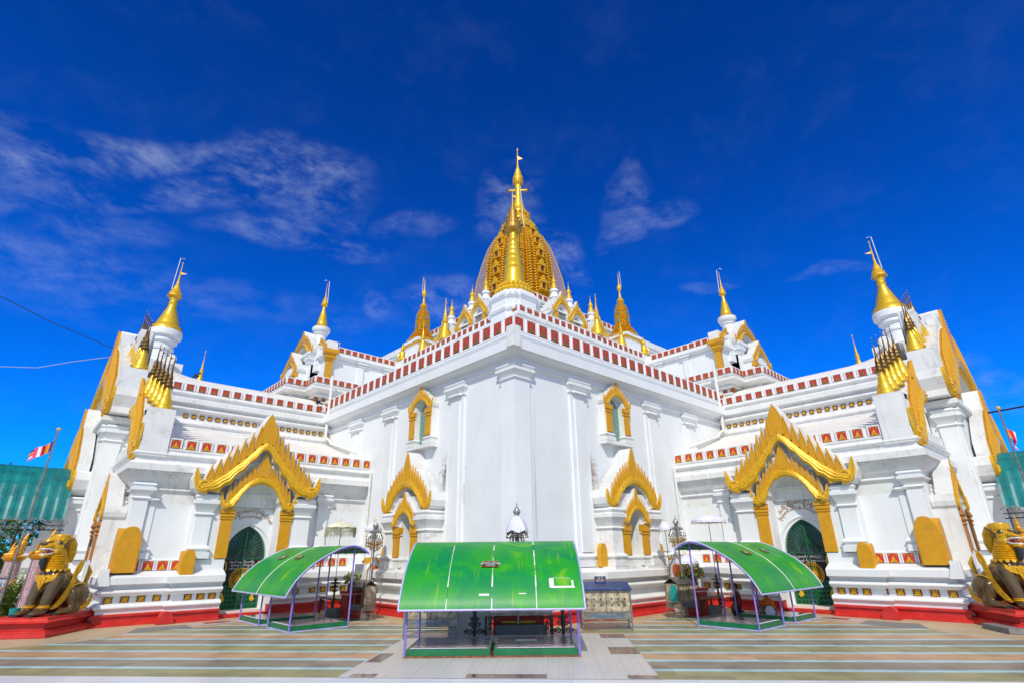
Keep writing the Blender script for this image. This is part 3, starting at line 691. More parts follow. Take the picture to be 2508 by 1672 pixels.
# door leaves
def door(F,par,words):
    n=MB(); n.ext([(-.99,.2),(.99,.2)]+[p for p in pointed(.99,2.55,3.96,10)]+[(-u,v) for u,v in pointed(.99,2.55,3.96,10)[::-1]][1:],F,-.06,-.02)
    return n
def doors(mirror):
    Fd0=FB(-6.06,13.22)
    Fd=(lambda u,v,n:(lambda p:(p[1],p[0],p[2]))(Fd0(u,v,n))) if mirror else Fd0
    sg=-1 if mirror else 1
    r=MB(); P=[(.99,.2)]+pointed(.99,2.55,3.96,12); P=P+[(-u,v) for u,v in P[::-1]][1:]
    r.ext(P,Fd,-.08,-.03); D=r.build('door','glassdark' if True else 'black',temple)
    fr=MB()
    fr.tube([Fd(u*.955,v-.03,0) for u,v in P],.05,6); fr.tube([Fd(0,.2,.01),Fd(0,3.9,.01)],.045,6)
    fr.tube([Fd(-.96,2.45,0),Fd(.96,2.45,0)],.03,6)
    # peacock tail scrollwork in the fanlight
    for s in (-1,1):
        for i in range(11):
            a=R(8+i*9); l0,l1=.45,.95+.35*math.sin(a)
            pts=[]
            for j in range(7):
                t=j/6; rr=l0+(l1-l0)*t; aa=a+.35*math.sin(t*PI)*.5
                pts.append(Fd(s*min(.93,rr*math.cos(aa)*.93),2.45+rr*math.sin(aa)*1.02 if rr*math.sin(aa)<1.4 else 3.8,.0))
            fr.tube(pts,.016,4,caps=False)
            e=pts[-1]; fr.tube([Vector(e)+Vector(Fd(s*.05*math.cos(k_),.05*math.sin(k_),0))-Vector(Fd(0,0,0)) for k_ in [q*PI/4 for q in range(8)]],.012,4,caps=False)
        fr.tube([Fd(s*.42*math.cos(q*PI/12),2.45+.42*math.sin(q*PI/12),0) for q in range(7)],.022,5)
    fr.build('peacock_grille','greendoor',D)
    lp=MB(); lp.ext([(-.95,.22),(.95,.22),(.95,1.3),(-.95,1.3)],Fd,-.02,.0)
    for s in (-1,1):
        for a in range(5):
            for b in range(5):
                cx,cz=s*(.15+.17*a),.35+.2*b
                lp.tube([Fd(cx+.075*math.cos(k_*1.9)*(1-k_/9),cz+.075*math.sin(k_*1.9)*(1-k_/9),.012) for k_ in range(8)],.012,4,caps=False)
    lp.build('scroll_panel','greendoor',D)
    bp=MB(); bp.ext([(-.95,1.3),(.95,1.3),(.95,2.42),(-.95,2.42)],Fd,-.02,.005); bp.build('donor_board','black',D)
    wh=MB()
    cz=1.55; 
    wh.tube([Fd(.48*math.cos(q*PI/16),cz+.48*math.sin(q*PI/16),.03) for q in range(33)],.022,5,caps=False)
    wh.tube([Fd(.40*math.cos(q*PI/16),cz+.40*math.sin(q*PI/16),.03) for q in range(33)],.014,5,caps=False)
    for q in range(24):
        a=q*PI/12; wh.tube([Fd(.05*math.cos(a),cz+.05*math.sin(a),.03),Fd(.45*math.cos(a),cz+.45*math.sin(a),.03)],[.022,.01],4)
        wh.octa(Fd(.48*math.cos(a+.13),cz+.48*math.sin(a+.13),.04),.035)
    wh.ball(Fd(0,cz,.04),.07,8,6); wh.build('gilt_wheel','brightgold',D,smooth=40)
    an=MB()
    for s in (-1,1):
        pts=[(.72,.55),(.80,.66),(.72,.78),(.80,.9),(.74,1.0),(.66,.92),(.62,.8),(.56,.7),(.60,.6)]
        an.ext([(s*u,v+.0) for u,v in pts],Fd,.0,.04)
        an.tube([Fd(s*(.80+.09*math.cos(q*.6)),2.1+.24*math.sin(q*.6),.02) for q in range(9)],.03,5)
    an.build('gilt_guardian_relief','brightgold',D)
    Mx=lambda x,y,z:Fd(x*sg if mirror else x,y,.02+z*.5)
    if mirror: L1=[('ဦးလှမောင်+ဒေါ်မြမြဝင်း',-.06,2.30,.13),('မြို့ရှေ့ရပ် ဝိဿာခုကောင်း',-.02,2.12,.13)]
    else: L1=[('ကောင်းမှုရှင် ဦးဘသိန်း',-.02,2.32,.12),('မိသားစု ညောင်ရွှေမြို့',-.0,2.17,.12),('ဒေါ်ကျင် သားသမီးများ',.0,2.02,.12)]
    for i,(t,x,y,sz) in enumerate(L1):
        text_mesh('inscription',t,sz,'toothwhite',D,lambda a,b,c,x=x,y=y:Fd((a+x)*sg,b+y,.02+c*.3),.004)
    # arched gilt inscription on the tympanum
    Ft0=FB(-6.06,13.05); Ft=(lambda u,v,n:(lambda p:(p[1],p[0],p[2]))(Ft0(u,v,n))) if mirror else Ft0
    def arcw(Rad,cz): 
        def f(co):
            a=co.x/Rad; rr=Rad+co.y
            return Vector((rr*math.sin(a),cz+rr*math.cos(a),co.z))
        return f
    T=[('ဝံကြီး မြို့ညောင်မြို့ ခရိုင်ရပ်',1.15,3.60,.20),('ဒိုလုမောင်ဒေါ်သန်း ဝိဿာခုကော',1.15,3.34,.17)] if mirror else [('ဝံကြီး မြို့ကန်ရှေ့ရပ်ဦးစိန်လှိုင်ဒေါ်',1.15,3.56,.19),('ဝိဿာခုကောင်း',1.1,3.34,.18)]
    for t,Rd,cz_,sz in T:
        text_mesh('gilt_inscription',t,sz,'rust',niche[1 if mirror else 0],lambda a,b,c:Ft(a*sg,b,.012+c),.006,follow=arcw(Rd,cz_))
doors(False); doors(True)
# ---------------- windows of the main block (left facade faces -x)
# lower shrine window
CY=6.92
m=MB()
for s in (1,-1):
    a,b=CY+s*1.12,CY+s*1.84
    a,b=min(a,b),max(a,b)
    m.sweep([(0.02,a),(-.88,a),(-.88,b),(.02,b)],pil_prof(2.0,4.50,cap=.95))
    a,b=CY+s*.46,CY+s*1.12; a,b=min(a,b),max(a,b)
    m.sweep([(0.02,a),(-.80,a),(-.80,b),(.02,b)],[(.1,2.0),(.1,2.2),(.03,2.22)]+torus(.03,2.24,2.44,.08)+[(0,2.5),(0,4.3)])
m.box(-.80,.0,CY-1.8,CY+1.8,4.45,5.2); m.box(-1.01,0,CY-1.98,CY-.44,1.55,1.995); m.box(-1.01,0,CY+.44,CY+1.98,1.55,1.995)
lw=both(m,'shrine_window','ledge',smooth=35)
m=MB(); m.ext([(-.47,2.0),(.47,2.0)]+pointed(.47,3.4,4.3,6)+[(-u,v) for u,v in pointed(.47,3.4,4.3,6)[::-1]][1:],FA(-.12,CY),-.1,0); both(m,'shutter','glassgreen',parent=lw)
put_ped(FA(-.93,CY),2.15,4.50,2.85,.93,kind='C',nf=7,name='window_pediment',ochre='ochre',parent=lw)
put_ped(FA(-.99,CY),1.07,3.82,1.60,.9,kind='C',nf=6,name='inner_window_pediment',parent=lw)
m=MB()
for s in (1,-1):
    a,b=CY+s*.50,CY+s*1.02; a,b=min(a,b),max(a,b)
    m.cut(); m.sweep([(-.7,a),(-.88,a),(-.88,b),(-.7,b)],[(0,2.46),(0,3.35),(.04,3.37),(.04,3.42),(0,3.44),(0,3.48),(.05,3.5),(.05,3.8),(-.1,3.8)])
both(m,'gilded_pillar','rust' if False else 'ochre',parent=lw)
# upper window
m=MB(); UY=6.92
for s in (1,-1):
    a,b=UY+s*.50,UY+s*1.06; a,b=min(a,b),max(a,b)
    m.sweep([(0.02,a),(-.34,a),(-.34,b),(.02,b)],[(.10,7.75),(.10,7.95),(.03,7.97)]+torus(.03,8.0,8.14,.07)+[(0,8.2),(0,9.5),(-.02,10.2)])
m.box(-.44,0,UY-1.15,UY+1.15,7.60,7.76)
uw=both(m,'window','ledge',smooth=35)
m=MB(); m.ext([(-.5,7.76),(.5,7.76)]+pointed(.5,9.4,10.1,6)+[(-u,v) for u,v in pointed(.5,9.4,10.1,6)[::-1]][1:],FA(-.03,UY),-.05,0); both(m,'shutter','glassgreen',parent=uw)
put_ped(FA(-.38,UY),1.12,9.60,1.45,.36,kind='C',nf=5,name='window_pediment',parent=uw,tip=.33)
m=MB()
for s in (1,-1):
    a,b=UY+s*.52,UY+s*.98; a,b=min(a,b),max(a,b)
    m.cut(); m.sweep([(-.3,a),(-.40,a),(-.40,b),(-.3,b)],[(0,8.2),(0,9.2),(.04,9.22),(.04,9.28),(0,9.3),(0,9.36),(.05,9.38),(.05,9.6),(-.1,9.6)])
both(m,'gilded_pillar','ochre',parent=uw)
# ---------------- end facade pediments
put_ped(FA(-12.42,24.2),6.2,9.70,6.5,1.0,kind='C',nf=18,name='end_gable',tip=.20)
put_ped(FA(-12.98,24.2),4.7,5.55,5.4,.75,kind='C',nf=16,name='portal_pediment',tip=.22)
put_ped(FA(-12.02,15.0),1.15,4.15,2.1,.85,kind='B',nf=6,name='side_door_pediment')
m=MB(); m.box(-11.98,-11.1,13.95,14.5,1.8,4.2); m.cut(); m.box(-11.98,-11.1,15.5,16.05,1.8,4.2); both(m,'side_door_pier','ledge')
m=MB()
for a,b in ((14.1,14.42),(15.55,15.9)): m.cut(); m.sweep([(-11.9,a),(-12.06,a),(-12.06,b),(-11.9,b)],[(0,2.5),(0,3.5),(.05,3.52),(.0,3.6),(.07,3.7),(.0,3.8),(.08,3.9),(.0,4.15)])
both(m,'gilded_pillar','rust')
# flank half gable with its row of small stupas
Fh=FA(-11.52,16.7)
Wt,Gd,Oc=pediment(Fh,4.25,6.72,5.6,1.0,kind='B',sides=(-1,),nf=13,slab=False)
# near end slab
Wt.box(-11.50,-10.40,12.42,13.0,6.86,9.05); Wt.box(-11.5,-10.4,13.0,13.9,7.2,9.05)
for i in range(6): Wt.box(-11.5,-10.6-.09*i,12.9+.5*i,16.9,9.04+.26*(i-1),9.06+.26*i)
for mir in (False,True):
    w_=Wt.build('flank_gable','ledge',temple,mirror=mir); Gd.build('gilt_band','gold',w_,mirror=mir,smooth=50); Oc.build('flame_leaves','ochre',w_,mirror=mir)
# small stupas standing in a row
def ministupa(parent_loc): pass
ms=MB(); ms.lathe([(.36,0),(.36,.06),(.31,.12),(.33,.2),(.29,.3),(.27,.42),(.21,.55),(.22,.6),(.17,.72),(.17,.76),(.12,.9),(.12,.94),(.07,1.1)],n=18)
mh=MB(); mh.lathe([(.03,1.05),(.17,1.12),(.13,1.22),(.15,1.28),(.10,1.42),(.12,1.47),(.06,1.7),(.03,2.0),(.012,2.6)],n=10)
for k_ in range(10):
    a=k_*PI/5; mh.octa((.15*math.cos(a),.15*math.sin(a),1.08),.03)
mh.ball((0,0,2.2),.035); mh.add([(0,0,2.3),(.14,0,2.33),(0,0,2.4)],[(0,1,2)]); mh.ball((0,0,2.6),.03)
for k_ in range(12):
    a=k_*PI/6; mh.tube([(.18*math.cos(a),.18*math.sin(a),1.12),(.19*math.cos(a),.19*math.sin(a),.92)],.012,3)
sme=proto(ms,['brightgold'],'small_stupa'); hme=proto(mh,['hang'],'umbrella_finial')
for p in sme.polygons: p.use_smooth=True
gfe=hme.copy(); gfe.materials[0]=M['gold']
def mstupa(x,y,z,s=1.,fin=None):
    o=bpy.data.objects.new('small_stupa',sme); COL.objects.link(o); o.parent=temple; o.location=(x,y,z); o.scale=(s,s,s)
    h=bpy.data.objects.new('umbrella_finial',fin or hme); COL.objects.link(h); h.parent=o
for i in range(5):
    for q in ((-10.87-.115*i,12.9+.5*i,9.08+.26*i),(12.9+.5*i,-10.87-.115*i,9.08+.26*i)): mstupa(*q,1.05)
for i in range(5):
    for q in ((-11.58-.04*i,18.45+.5*i,12.32+.31*i),(18.45+.5*i,-11.58-.04*i,12.32+.31*i)): mstupa(*q,1.15)
m=MB(); m.box(-12.4,-11.2,18.05,19.0,9.75,12.3)
for i in range(6): m.box(-12.4,-11.95-.01*i,18.9+.75*i,24.2,12.29+.55*i,12.84+.55*i)
for i in range(5): m.box(-12.3,-11.2-.01*i,18.98+.5*i,21.6,12.0+.31*i,12.61+.31*i)
m.box(-11.6,-8.9,22.4,26.0,12.9,14.3)
m.box(-12.4,-11.5,23.5,24.9,14.5,15.9); both(m,'gable_shoulder','ledge')
# ---------------- bell spires
def spire_white(x,y,prof,nm='drum'): return MB().lathe(prof,x,y,0,28)
ES=(-10.05,24.2)
m=MB().lathe([(1.35,13.0),(1.35,14.4),(1.0,14.5),(.62,14.75),(.62,15.45),(.70,15.5),(.72,15.62),(.63,15.7),(.66,15.95),(.82,16.05),(.84,16.2),(.78,16.28),(1.0,16.42),(1.03,16.7),(1.0,16.85),(.6,16.9)],*ES,0,32)
both(m,'spire_drum','white',smooth=45)
m=MB().lathe([(1.0,16.8),(.98,16.95),(.9,17.15),(.72,17.3),(.70,17.42),(.66,17.5),(.60,17.72),(.57,17.76),(.50,18.0),(.42,18.18),(.43,18.24),(.36,18.34),(.37,18.4),(.30,18.52),(.31,18.58),(.26,18.7),(.24,18.9),(.28,19.0),(.24,19.1),(.27,19.25),(.28,19.35),(.2,19.42)],*ES,0,32)
sp=both(m,'bell_spire','brightgold',smooth=45)
m=MB().lathe([(.25,19.4),(.42,19.55),(.38,19.68),(.40,19.74),(.30,19.9),(.32,19.95),(.22,20.15),(.2,20.25),(.1,20.5),(.06,20.9),(.04,21.4),(.02,22.1),(.05,22.2),(.0,22.35)],*ES,0,16)
for k_ in range(16):
    a=k_*PI/8
    m.octa((ES[0]+.43*math.cos(a),ES[1]+.43*math.sin(a),19.5),.05); m.octa((ES[0]+.36*math.cos(a),ES[1]+.36*math.sin(a),19.8),.04)
m.add([(ES[0],ES[1],21.3),(ES[0]+.4,ES[1]-.2,21.4),(ES[0],ES[1],21.5)],[(0,1,2)])
both(m,'umbrella_finial','gold',parent=sp)
m=MB().tube([(ES[0]-.3,ES[1]-.1,20.0),(ES[0]-.22,ES[1]-.12,22.5),(ES[0]+.05,ES[1]-.1,22.55)],.025,6); both(m,'lightning_rod','pipe',parent=sp)
m=MB(); m.tube([(ES[0]-.2,ES[1]-.3,19.2),(ES[0]-.9,ES[1]-.6,17.0)],.012,4); m.tube([(ES[0]+.25,ES[1]-.1,19.2),(ES[0]+1.05,ES[1],16.8)],.012,4); both(m,'guy_wire','wire',parent=sp)
m=MB(); m.lathe([(.001,-.09),(.36,-.09),(.40,-.03),(.40,.03),(.36,.09),(.001,.09)],n=24)
m.v=[(-9.75+x*.7-z*.7,21.9-x*.7-z*.7,14.28+y) for x,y,z in m.v]; m.box(-9.85,-9.65,21.8,22.0,13.2,14.0); both(m,'roof_volute_disc','ledge',smooth=30)
# upper porch spire, gables
US=(.6,24.2)
m=MB(); m.lathe([(.9,17.0),(.9,18.4),(.6,18.6),(.45,18.8),(.45,19.4),(.56,19.5),(.56,19.56),(.5,19.6),(.66,19.72),(.72,19.85),(.72,20.05),(.6,20.15)],*US,0,28); both(m,'spire_drum','white',smooth=45)
m=MB().lathe([(.70,20.06),(.66,20.14),(.55,20.2),(.44,20.36),(.42,20.4),(.37,20.68),(.38,20.72),(.30,21.0),(.31,21.05),(.24,21.3),(.25,21.35),(.17,21.6),(.13,21.85),(.12,22.1)],*US,0,28); sp=both(m,'bell_spire','brightgold',smooth=45)
m=MB().lathe([(.12,22.05),(.24,22.2),(.25,22.4),(.16,22.65),(.17,22.7),(.06,23.0),(.03,23.6),(.015,24.2),(.03,24.3),(0,24.35)],*US,0,14)
for k_ in range(10):
    a=k_*PI/5; m.octa((US[0]+.26*math.cos(a),US[1]+.26*math.sin(a),22.2),.04)
both(m,'umbrella_finial','gold',parent=sp)
m=MB().tube([(US[0]+.2,US[1]-.1,22.2),(US[0]+.12,US[1]-.1,24.5),(US[0]-.2,US[1]-.1,24.55),(US[0]-.3,US[1]-.1,24.42)],.025,6); both(m,'lightning_rod','pipe',parent=sp)
m=MB(); m.box(-.55,3,22.35,26.05,13.9,17.3); m.box(-.4,6,21.6,26.8,15.6,17.35); m.sweep([(0,22.35),(-.72,22.35),(-.72,23.0)],pil_prof(14,16.9,cap=.7,base=False),caps=False); m.sweep([(3,22.3),(-.72,22.3),(-.72,26.1)],[(0,16.7),(.15,16.95),(.2,17.0),(.2,17.2),(0,17.25)])
m.box(-1.45,-.5,22.75,23.25,13.9,15.7);m.box(-1.45,-.5,25.15,25.6,13.9,15.7); m.box(-1.4,-.4,22.7,25.7,15.6,16.2)
up=both(m,'upper_porch','white',smooth=30)
put_ped(FA(-.75,24.2),2.25,17.0,2.45,.9,kind='B',nf=8,detail=1,name='upper_gable',parent=up,ochre='tracery')
put_ped(FA(-1.5,24.2),1.55,15.5,2.0,.8,kind='B',nf=6,detail=1,name='upper_porch_pediment',parent=up,ochre='tracery')
m=MB(); m.ext([(-.7,13.9),(.7,13.9)]+pointed(.7,15.4,16.3,6)+[(-u,v) for u,v in pointed(.7,15.4,16.3,6)[::-1]][1:],FA(-.9,24.2),-.05,0); both(m,'shutter','glassgreen',parent=up)
m=MB()
for a,b in ((22.8,23.2),(25.2,25.55)): m.cut(); m.sweep([(-1.3,a),(-1.55,a),(-1.55,b),(-1.3,b)],[(0,14),(0,15.0),(.06,15.05),(0,15.1),(.08,15.2),(.08,15.5),(0,15.55)])
m.cut(); m.sweep([(.12,20.25),(.12,20.0),(-.28,20.0),(-.28,20.4)],[(0,14),(0,16.0),(.08,16.05),(.03,16.1),(.16,16.25),(.16,16.4),(.1,16.42),(.3,16.6),(.3,16.85),(0,16.9)])
both(m,'gilded_pillar','ochre',parent=up)
Wt,Gd,Oc=pediment(FA(-.45,21.5),1.45,16.9,1.5,.8,kind='B',sides=(-1,),nf=6,slab=False,detail=1)
Wt.box(-.42,.36,19.95,20.7,16.88,17.55)
for mir in (False,True):
    w_=Wt.build('flank_gable','ledge',up[1 if mir else 0],mirror=mir); Gd.build('gilt_band','gold',w_,mirror=mir); Oc.build('flame_leaves','tracery',w_,mirror=mir)
# small far spires peeping over the roofs
for (x,y,z,s) in ((4.2,28.5,17.6,1.1),(-6.0,31.5,15.4,1.0)):
    mm_=MB().lathe([(.42,0),(.40,.15),(.28,.45),(.2,.8),(.12,1.1),(.16,1.3),(.08,1.7),(.04,2.3),(.02,3.0),(.05,3.1),(0,3.2)],x,y,z,14)
    for i,v in enumerate(mm_.v): mm_.v[i]=(x+(v[0]-x)*s,y+(v[1]-y)*s,z+(v[2]-z)*s)
    both(mm_,'small_spire','gold',smooth=45)
# ================================================================== CENTRAL SPIRES
def xf(mb,i0,fn):
    for i in range(i0,len(mb.v)): mb.v[i]=tuple(fn(Vector(mb.v[i])))
DX,DY=23.9,24.5
plan=[(1,-.5),(1,.5),(.86,.5),(.86,.72),(.72,.72),(.72,.86),(.5,.86),(.5,1)]
def redent(s):
    q=[]
    for k in range(4):
        c,d=[(1,0),(0,1),(-1,0),(0,-1)][k]
        for (a,b) in plan: q.append((a*c-b*d,a*d+b*c))
    return [(a*s,b*s) for a,b in q]
def body(mb,prof,cx,cy,plan_fn=redent):
    n=len(plan_fn(1)); o=len(mb.v)
    for r,z in prof:
        for a,b in plan_fn(r): mb.v.append((cx+a,cy+b,z))
    for j in range(len(prof)-1):
        for i in range(n): mb.f.append((o+j*n+i,o+j*n+(i+1)%n,o+(j+1)*n+(i+1)%n,o+(j+1)*n+i)); mb.mi.append(0)
    mb.f.append(tuple(o+i for i in range(n))); mb.mi.append(0); mb.f.append(tuple(o+(len(prof)-1)*n+i for i in range(n))); mb.mi.append(0)
inner=[(4.25,29.2),(4.17,30.9),(4.03,32.5),(3.83,35.3),(3.25,37.35),(2.45,39.0),(1.85,39.9)]
def rr(z):
    for (a,b),(c,d) in zip(inner[:-1],inner[1:]):
        if b<=z<=d: return (a+(c-a)*(z-b)/(d-b))*.87
    return inner[-1][0]*.87
m=MB(); pr=[]; z=29.2; nt=24
for i in range(nt):
    z0=29.2+10.6*i/nt; z1=29.2+10.6*(i+1)/nt; r=rr(z0)
    pr+=[(r*1.03,z0),(r*1.03,z0+.08),(r*.965,z0+.12),(r*.96,z1-.08),(rr(z1)*1.03,z1-.02)]
body(m,pr,DX,DY)
dome=m.build('central_spire_body','tracery',temple)
m=MB()
for k in range(4):
    Rk=Matrix.Rotation(k*PI/2,3,'Z')
    for side in (-1,1):
        for i in range(30):        # braided chevron ribs beside the middle
            z=29.5+.35*i
            if z>39.6: break
            r=rr(z); i0=len(m.v)
            for q in (.30,.52): m.ball((side*q*r,-r*1.06,z+.1*q),.22*(.6+.4*r/3.4),6,4,(1,.8,.5),Matrix.Rotation(.5*side,3,'Y'))
            xf(m,i0,lambda p:Rk@p+Vector((DX,DY,0)))
        for i in range(34):        # bead strings on the corner redents
            z=29.4+.31*i
            if z>39.7: break
            r=rr(z)
            for (a,b) in ((.86,.60),(.79,.72),(.72,.80),(.93,.5)):
                i0=len(m.v); m.ball((side*a*r,-b*r*1.06,z),.11,6,4)
                xf(m,i0,lambda p:Rk@p+Vector((DX,DY,0)))
m.build('beaded_rib','gold',dome,smooth=60)
m=MB(); mk=MB()
for k in range(4):
    Rk=Matrix.Rotation(k*PI/2,3,'Z'); m.cut(); mk.cut()
    for side in (0,):
        for z in (30.3,32.6,34.8,36.8,38.4):
            r=rr(z+.4); sc_=.5+.4*(r/3.4)
            i0=len(m.v)
            F=lambda u,v,n:(side*r*.9+u*sc_,-r*(1.06 if side==0 else 1.0)-n,z+v*sc_)
            for s in (-1,1): m.ext([(s*.34,0),(s*.5,0),(s*.5,.95),(s*.34,.95)],F,-.2,.22)
            m.ext([(-.62,.9),(-.5,1.25),(-.35,1.2),(-.2,1.5),(0,2.0),(.2,1.5),(.35,1.2),(.5,1.25),(.62,.9)],F,-.2,.26)
            m.ext([(-.6,-.15),(.6,-.15),(.6,0),(-.6,0)],F,-.2,.28)
            xf(m,i0,lambda p:Rk@p+Vector((DX,DY,0)))
            i0=len(mk.v); mk.ext([(-.3,0),(.3,0),(.3,.85),(0,1.1),(-.3,.85)],F,-.2,.1); xf(mk,i0,lambda p:Rk@p+Vector((DX,DY,0)))
for q in m.pieces(): q.build('niche_frame','gold',dome)
for q in mk.pieces(): q.build('niche_recess','maroon',dome)
# corner fins: gilded frame with netting
env=[(29.3,5.36),(31.5,5.40),(33,5.15),(35.3,4.55),(37.35,3.88),(39.0,3.0),(39.9,2.2)]
m=MB(); mp=MB()
for k in range(4):
    a=PI/4+k*PI/2; c,s_=math.cos(a),math.sin(a); m.cut(); mp.cut()
    m.tube([(DX+r*c,DY+r*s_,z) for z,r in env],.055,6)
    for i in range(len(env)-1):
        z,r=env[i]; m.tube([(DX+r*c,DY+r*s_,z),(DX+(r-1.3)*c,DY+(r-1.3)*s_,z+.25)],.03,4)
        z2,r2_=env[i+1]; n_=Vector((-s_,c,0))*.01
        q=[Vector((DX+r*c,DY+r*s_,z)),Vector((DX+(r-1.5)*c,DY+(r-1.5)*s_,z)),Vector((DX+(r2_-1.5)*c,DY+(r2_-1.5)*s_,z2)),Vector((DX+r2_*c,DY+r2_*s_,z2))]
        mp.add([p+n_ for p in q]+[p-n_ for p in q],[(0,1,2,3),(7,6,5,4),(0,4,5,1),(1,5,6,2),(2,6,7,3),(3,7,4,0)])
for q in m.pieces(): q.build('fin_rim','gold',dome,smooth=50)
M['net']=mat('golden_violet_netting',(.34,.24,.25),.6,var=.1,alpha=.5); [q.build('fin_netting','net',dome) for q in mp.pieces()]
m=MB().lathe([(2.4,39.5),(2.5,39.8),(2.15,40.0),(2.2,40.25),(1.85,40.5),(1.66,40.6),(1.68,40.85),(1.5,41.0),(1.36,41.35),(1.40,41.5),(1.26,41.7),(1.25,42.3),(1.12,42.6),(1.16,42.7),(1.0,43.0),(.78,43.5),(.80,43.6),(.66,43.9),(.68,44.0),(.56,44.3),(.58,44.4),(.48,44.7),(.50,44.8),(.42,45.2),(.44,45.3),(.36,45.7),(.42,46.0),(.38,46.3),(.46,46.6),(.4,46.9)],DX,DY,0,28)
for k_ in range(20):
    a=k_*PI/10
    for r,z in ((2.2,40.15),(1.95,40.5),(1.68,40.95),(1.35,42.2)): m.ball((DX+r*math.cos(a),DY+r*math.sin(a),z),.17,6,4)
m.build('bell_and_rings','brightgold',dome,smooth=45)
m=MB().lathe([(.35,46.8),(.62,47.3),(.6,47.6),(.66,47.9),(.62,48.2),(.42,48.9),(.44,49.0),(.2,49.8),(.1,50.4),(.07,51.5),(.05,52.6),(.1,52.8),(.08,53.0),(0,53.15)],DX,DY,0,20)
for k_ in range(14):
    a=k_*PI/7
    for r,z in ((.66,47.25),(.68,47.7),(.6,48.3)): m.octa((DX+r*math.cos(a),DY+r*math.sin(a),z),.09)
m.add([(DX,DY,51.2),(DX+.5,DY-.45,51.35),(DX,DY,51.8)],[(0,1,2)]); m.ball((DX,DY,52.0),.12)
for s_ in (-1,1): m.tube([(DX,DY,46.2),(DX+s_*.8,DY-s_*.8,46.2)],.12,8); m.ball((DX+s_*.75,DY-s_*.75,46.2),.2)
m.build('umbrella_finial','gold',dome,smooth=45)
m=MB()
for s_ in (-1,1):
    c=Vector((DX+s_*.75,DY-s_*.75,46.35))
    for r in (.9,.7,.5): m.tube([c+Vector((s_*.7071*r*math.cos(q*PI/12),-s_*.7071*r*math.cos(q*PI/12),r*math.sin(q*PI/12))) for q in range(25)],.012,3,caps=False)
    for q in range(20):
        a=q*PI/10; m.tube([c,c+Vector((s_*.7071*.9*math.cos(a),-s_*.7071*.9*math.cos(a),.9*math.sin(a)))],.006,3,caps=False)
m.build('wire_halo','net',dome)
m=MB().tube([(DX-.5,DY-.9,46.0),(DX-.9,DY-1.6,43),(DX-1.8,DY-2.6,40.2),(DX-2.2,DY-3.2,38)],.04,5); m.build('lightning_cable','pipe',dome)
# front bell stupa on redented pedestal
BX,BY=7.15,7.65
pd=lambda s:redent(s)
m=MB(); pp_=[(1.55,16.3),(1.55,16.6),(1.35,16.7),(1.35,17.3),(1.45,17.35),(1.5,17.5),(1.38,17.6),(1.32,17.75),(1.32,18.2),(1.42,18.3),(1.5,18.42),(1.5,18.6),(1.3,18.75),(1.2,18.95)]
body(m,[(r*1.08,z) for r,z in pp_],BX,BY,pd); bp=m.build('bell_pedestal','white',temple)
m=MB().lathe([(1.15,18.9),(1.22,19.05),(1.25,19.35),(1.05,19.5),(1.08,19.65),(1.0,19.8),(.80,19.85),(.79,19.97),(.74,20.4),(.66,20.95),(.66,21.1),(.71,21.15),(.71,21.27),(.62,21.32),(.60,21.65),(.65,21.72),(.65,21.82),(.55,21.88),(.53,22.1),(.58,22.16),(.58,22.25),(.49,22.3),(.47,22.5),(.52,22.56),(.52,22.64),(.43,22.7),(.41,22.9),(.46,22.96),(.46,23.03),(.37,23.1),(.35,23.3),(.40,23.36),(.38,23.43),(.31,23.5),(.29,23.8),(.33,23.95),(.28,24.1),(.33,24.3),(.2,24.4)],BX,BY,0,32)
for k_ in range(24):
    a=k_*PI/12
    for r,z,q in ((1.22,19.2,.16),(1.06,19.62,.13)): m.ball((BX+r*math.cos(a),BY+r*math.sin(a),z),q,6,5,(1,1,1.2))
bs=m.build('front_bell_stupa','brightgold',temple,smooth=45)
m=MB().lathe([(.34,24.2),(.66,24.4),(.62,24.55),(.66,24.7),(.5,24.95),(.54,25.1),(.40,25.35),(.43,25.5),(.28,25.8),(.3,25.95),(.18,26.3),(.1,26.7),(.06,27.1),(.05,27.6),(.02,28.0),(0,28.2)],BX,BY,0,20)
for k_ in range(18):
    a=k_*PI/9
    for r,z in ((.68,24.3),(.68,24.75),(.56,25.15),(.45,25.55),(.33,26.0)): m.add([(BX+r*math.cos(a-.1),BY+r*math.sin(a-.1),z),(BX+r*math.cos(a+.1),BY+r*math.sin(a+.1),z),(BX+r*1.12*math.cos(a),BY+r*1.12*math.sin(a),z+.32)],[(0,1,2)])
m.add([(BX,BY,27.3),(BX+.2,BY-.2,27.4),(BX,BY,27.55)],[(0,1,2)])
m.build('umbrella_finial','oldgold',bs,smooth=50)
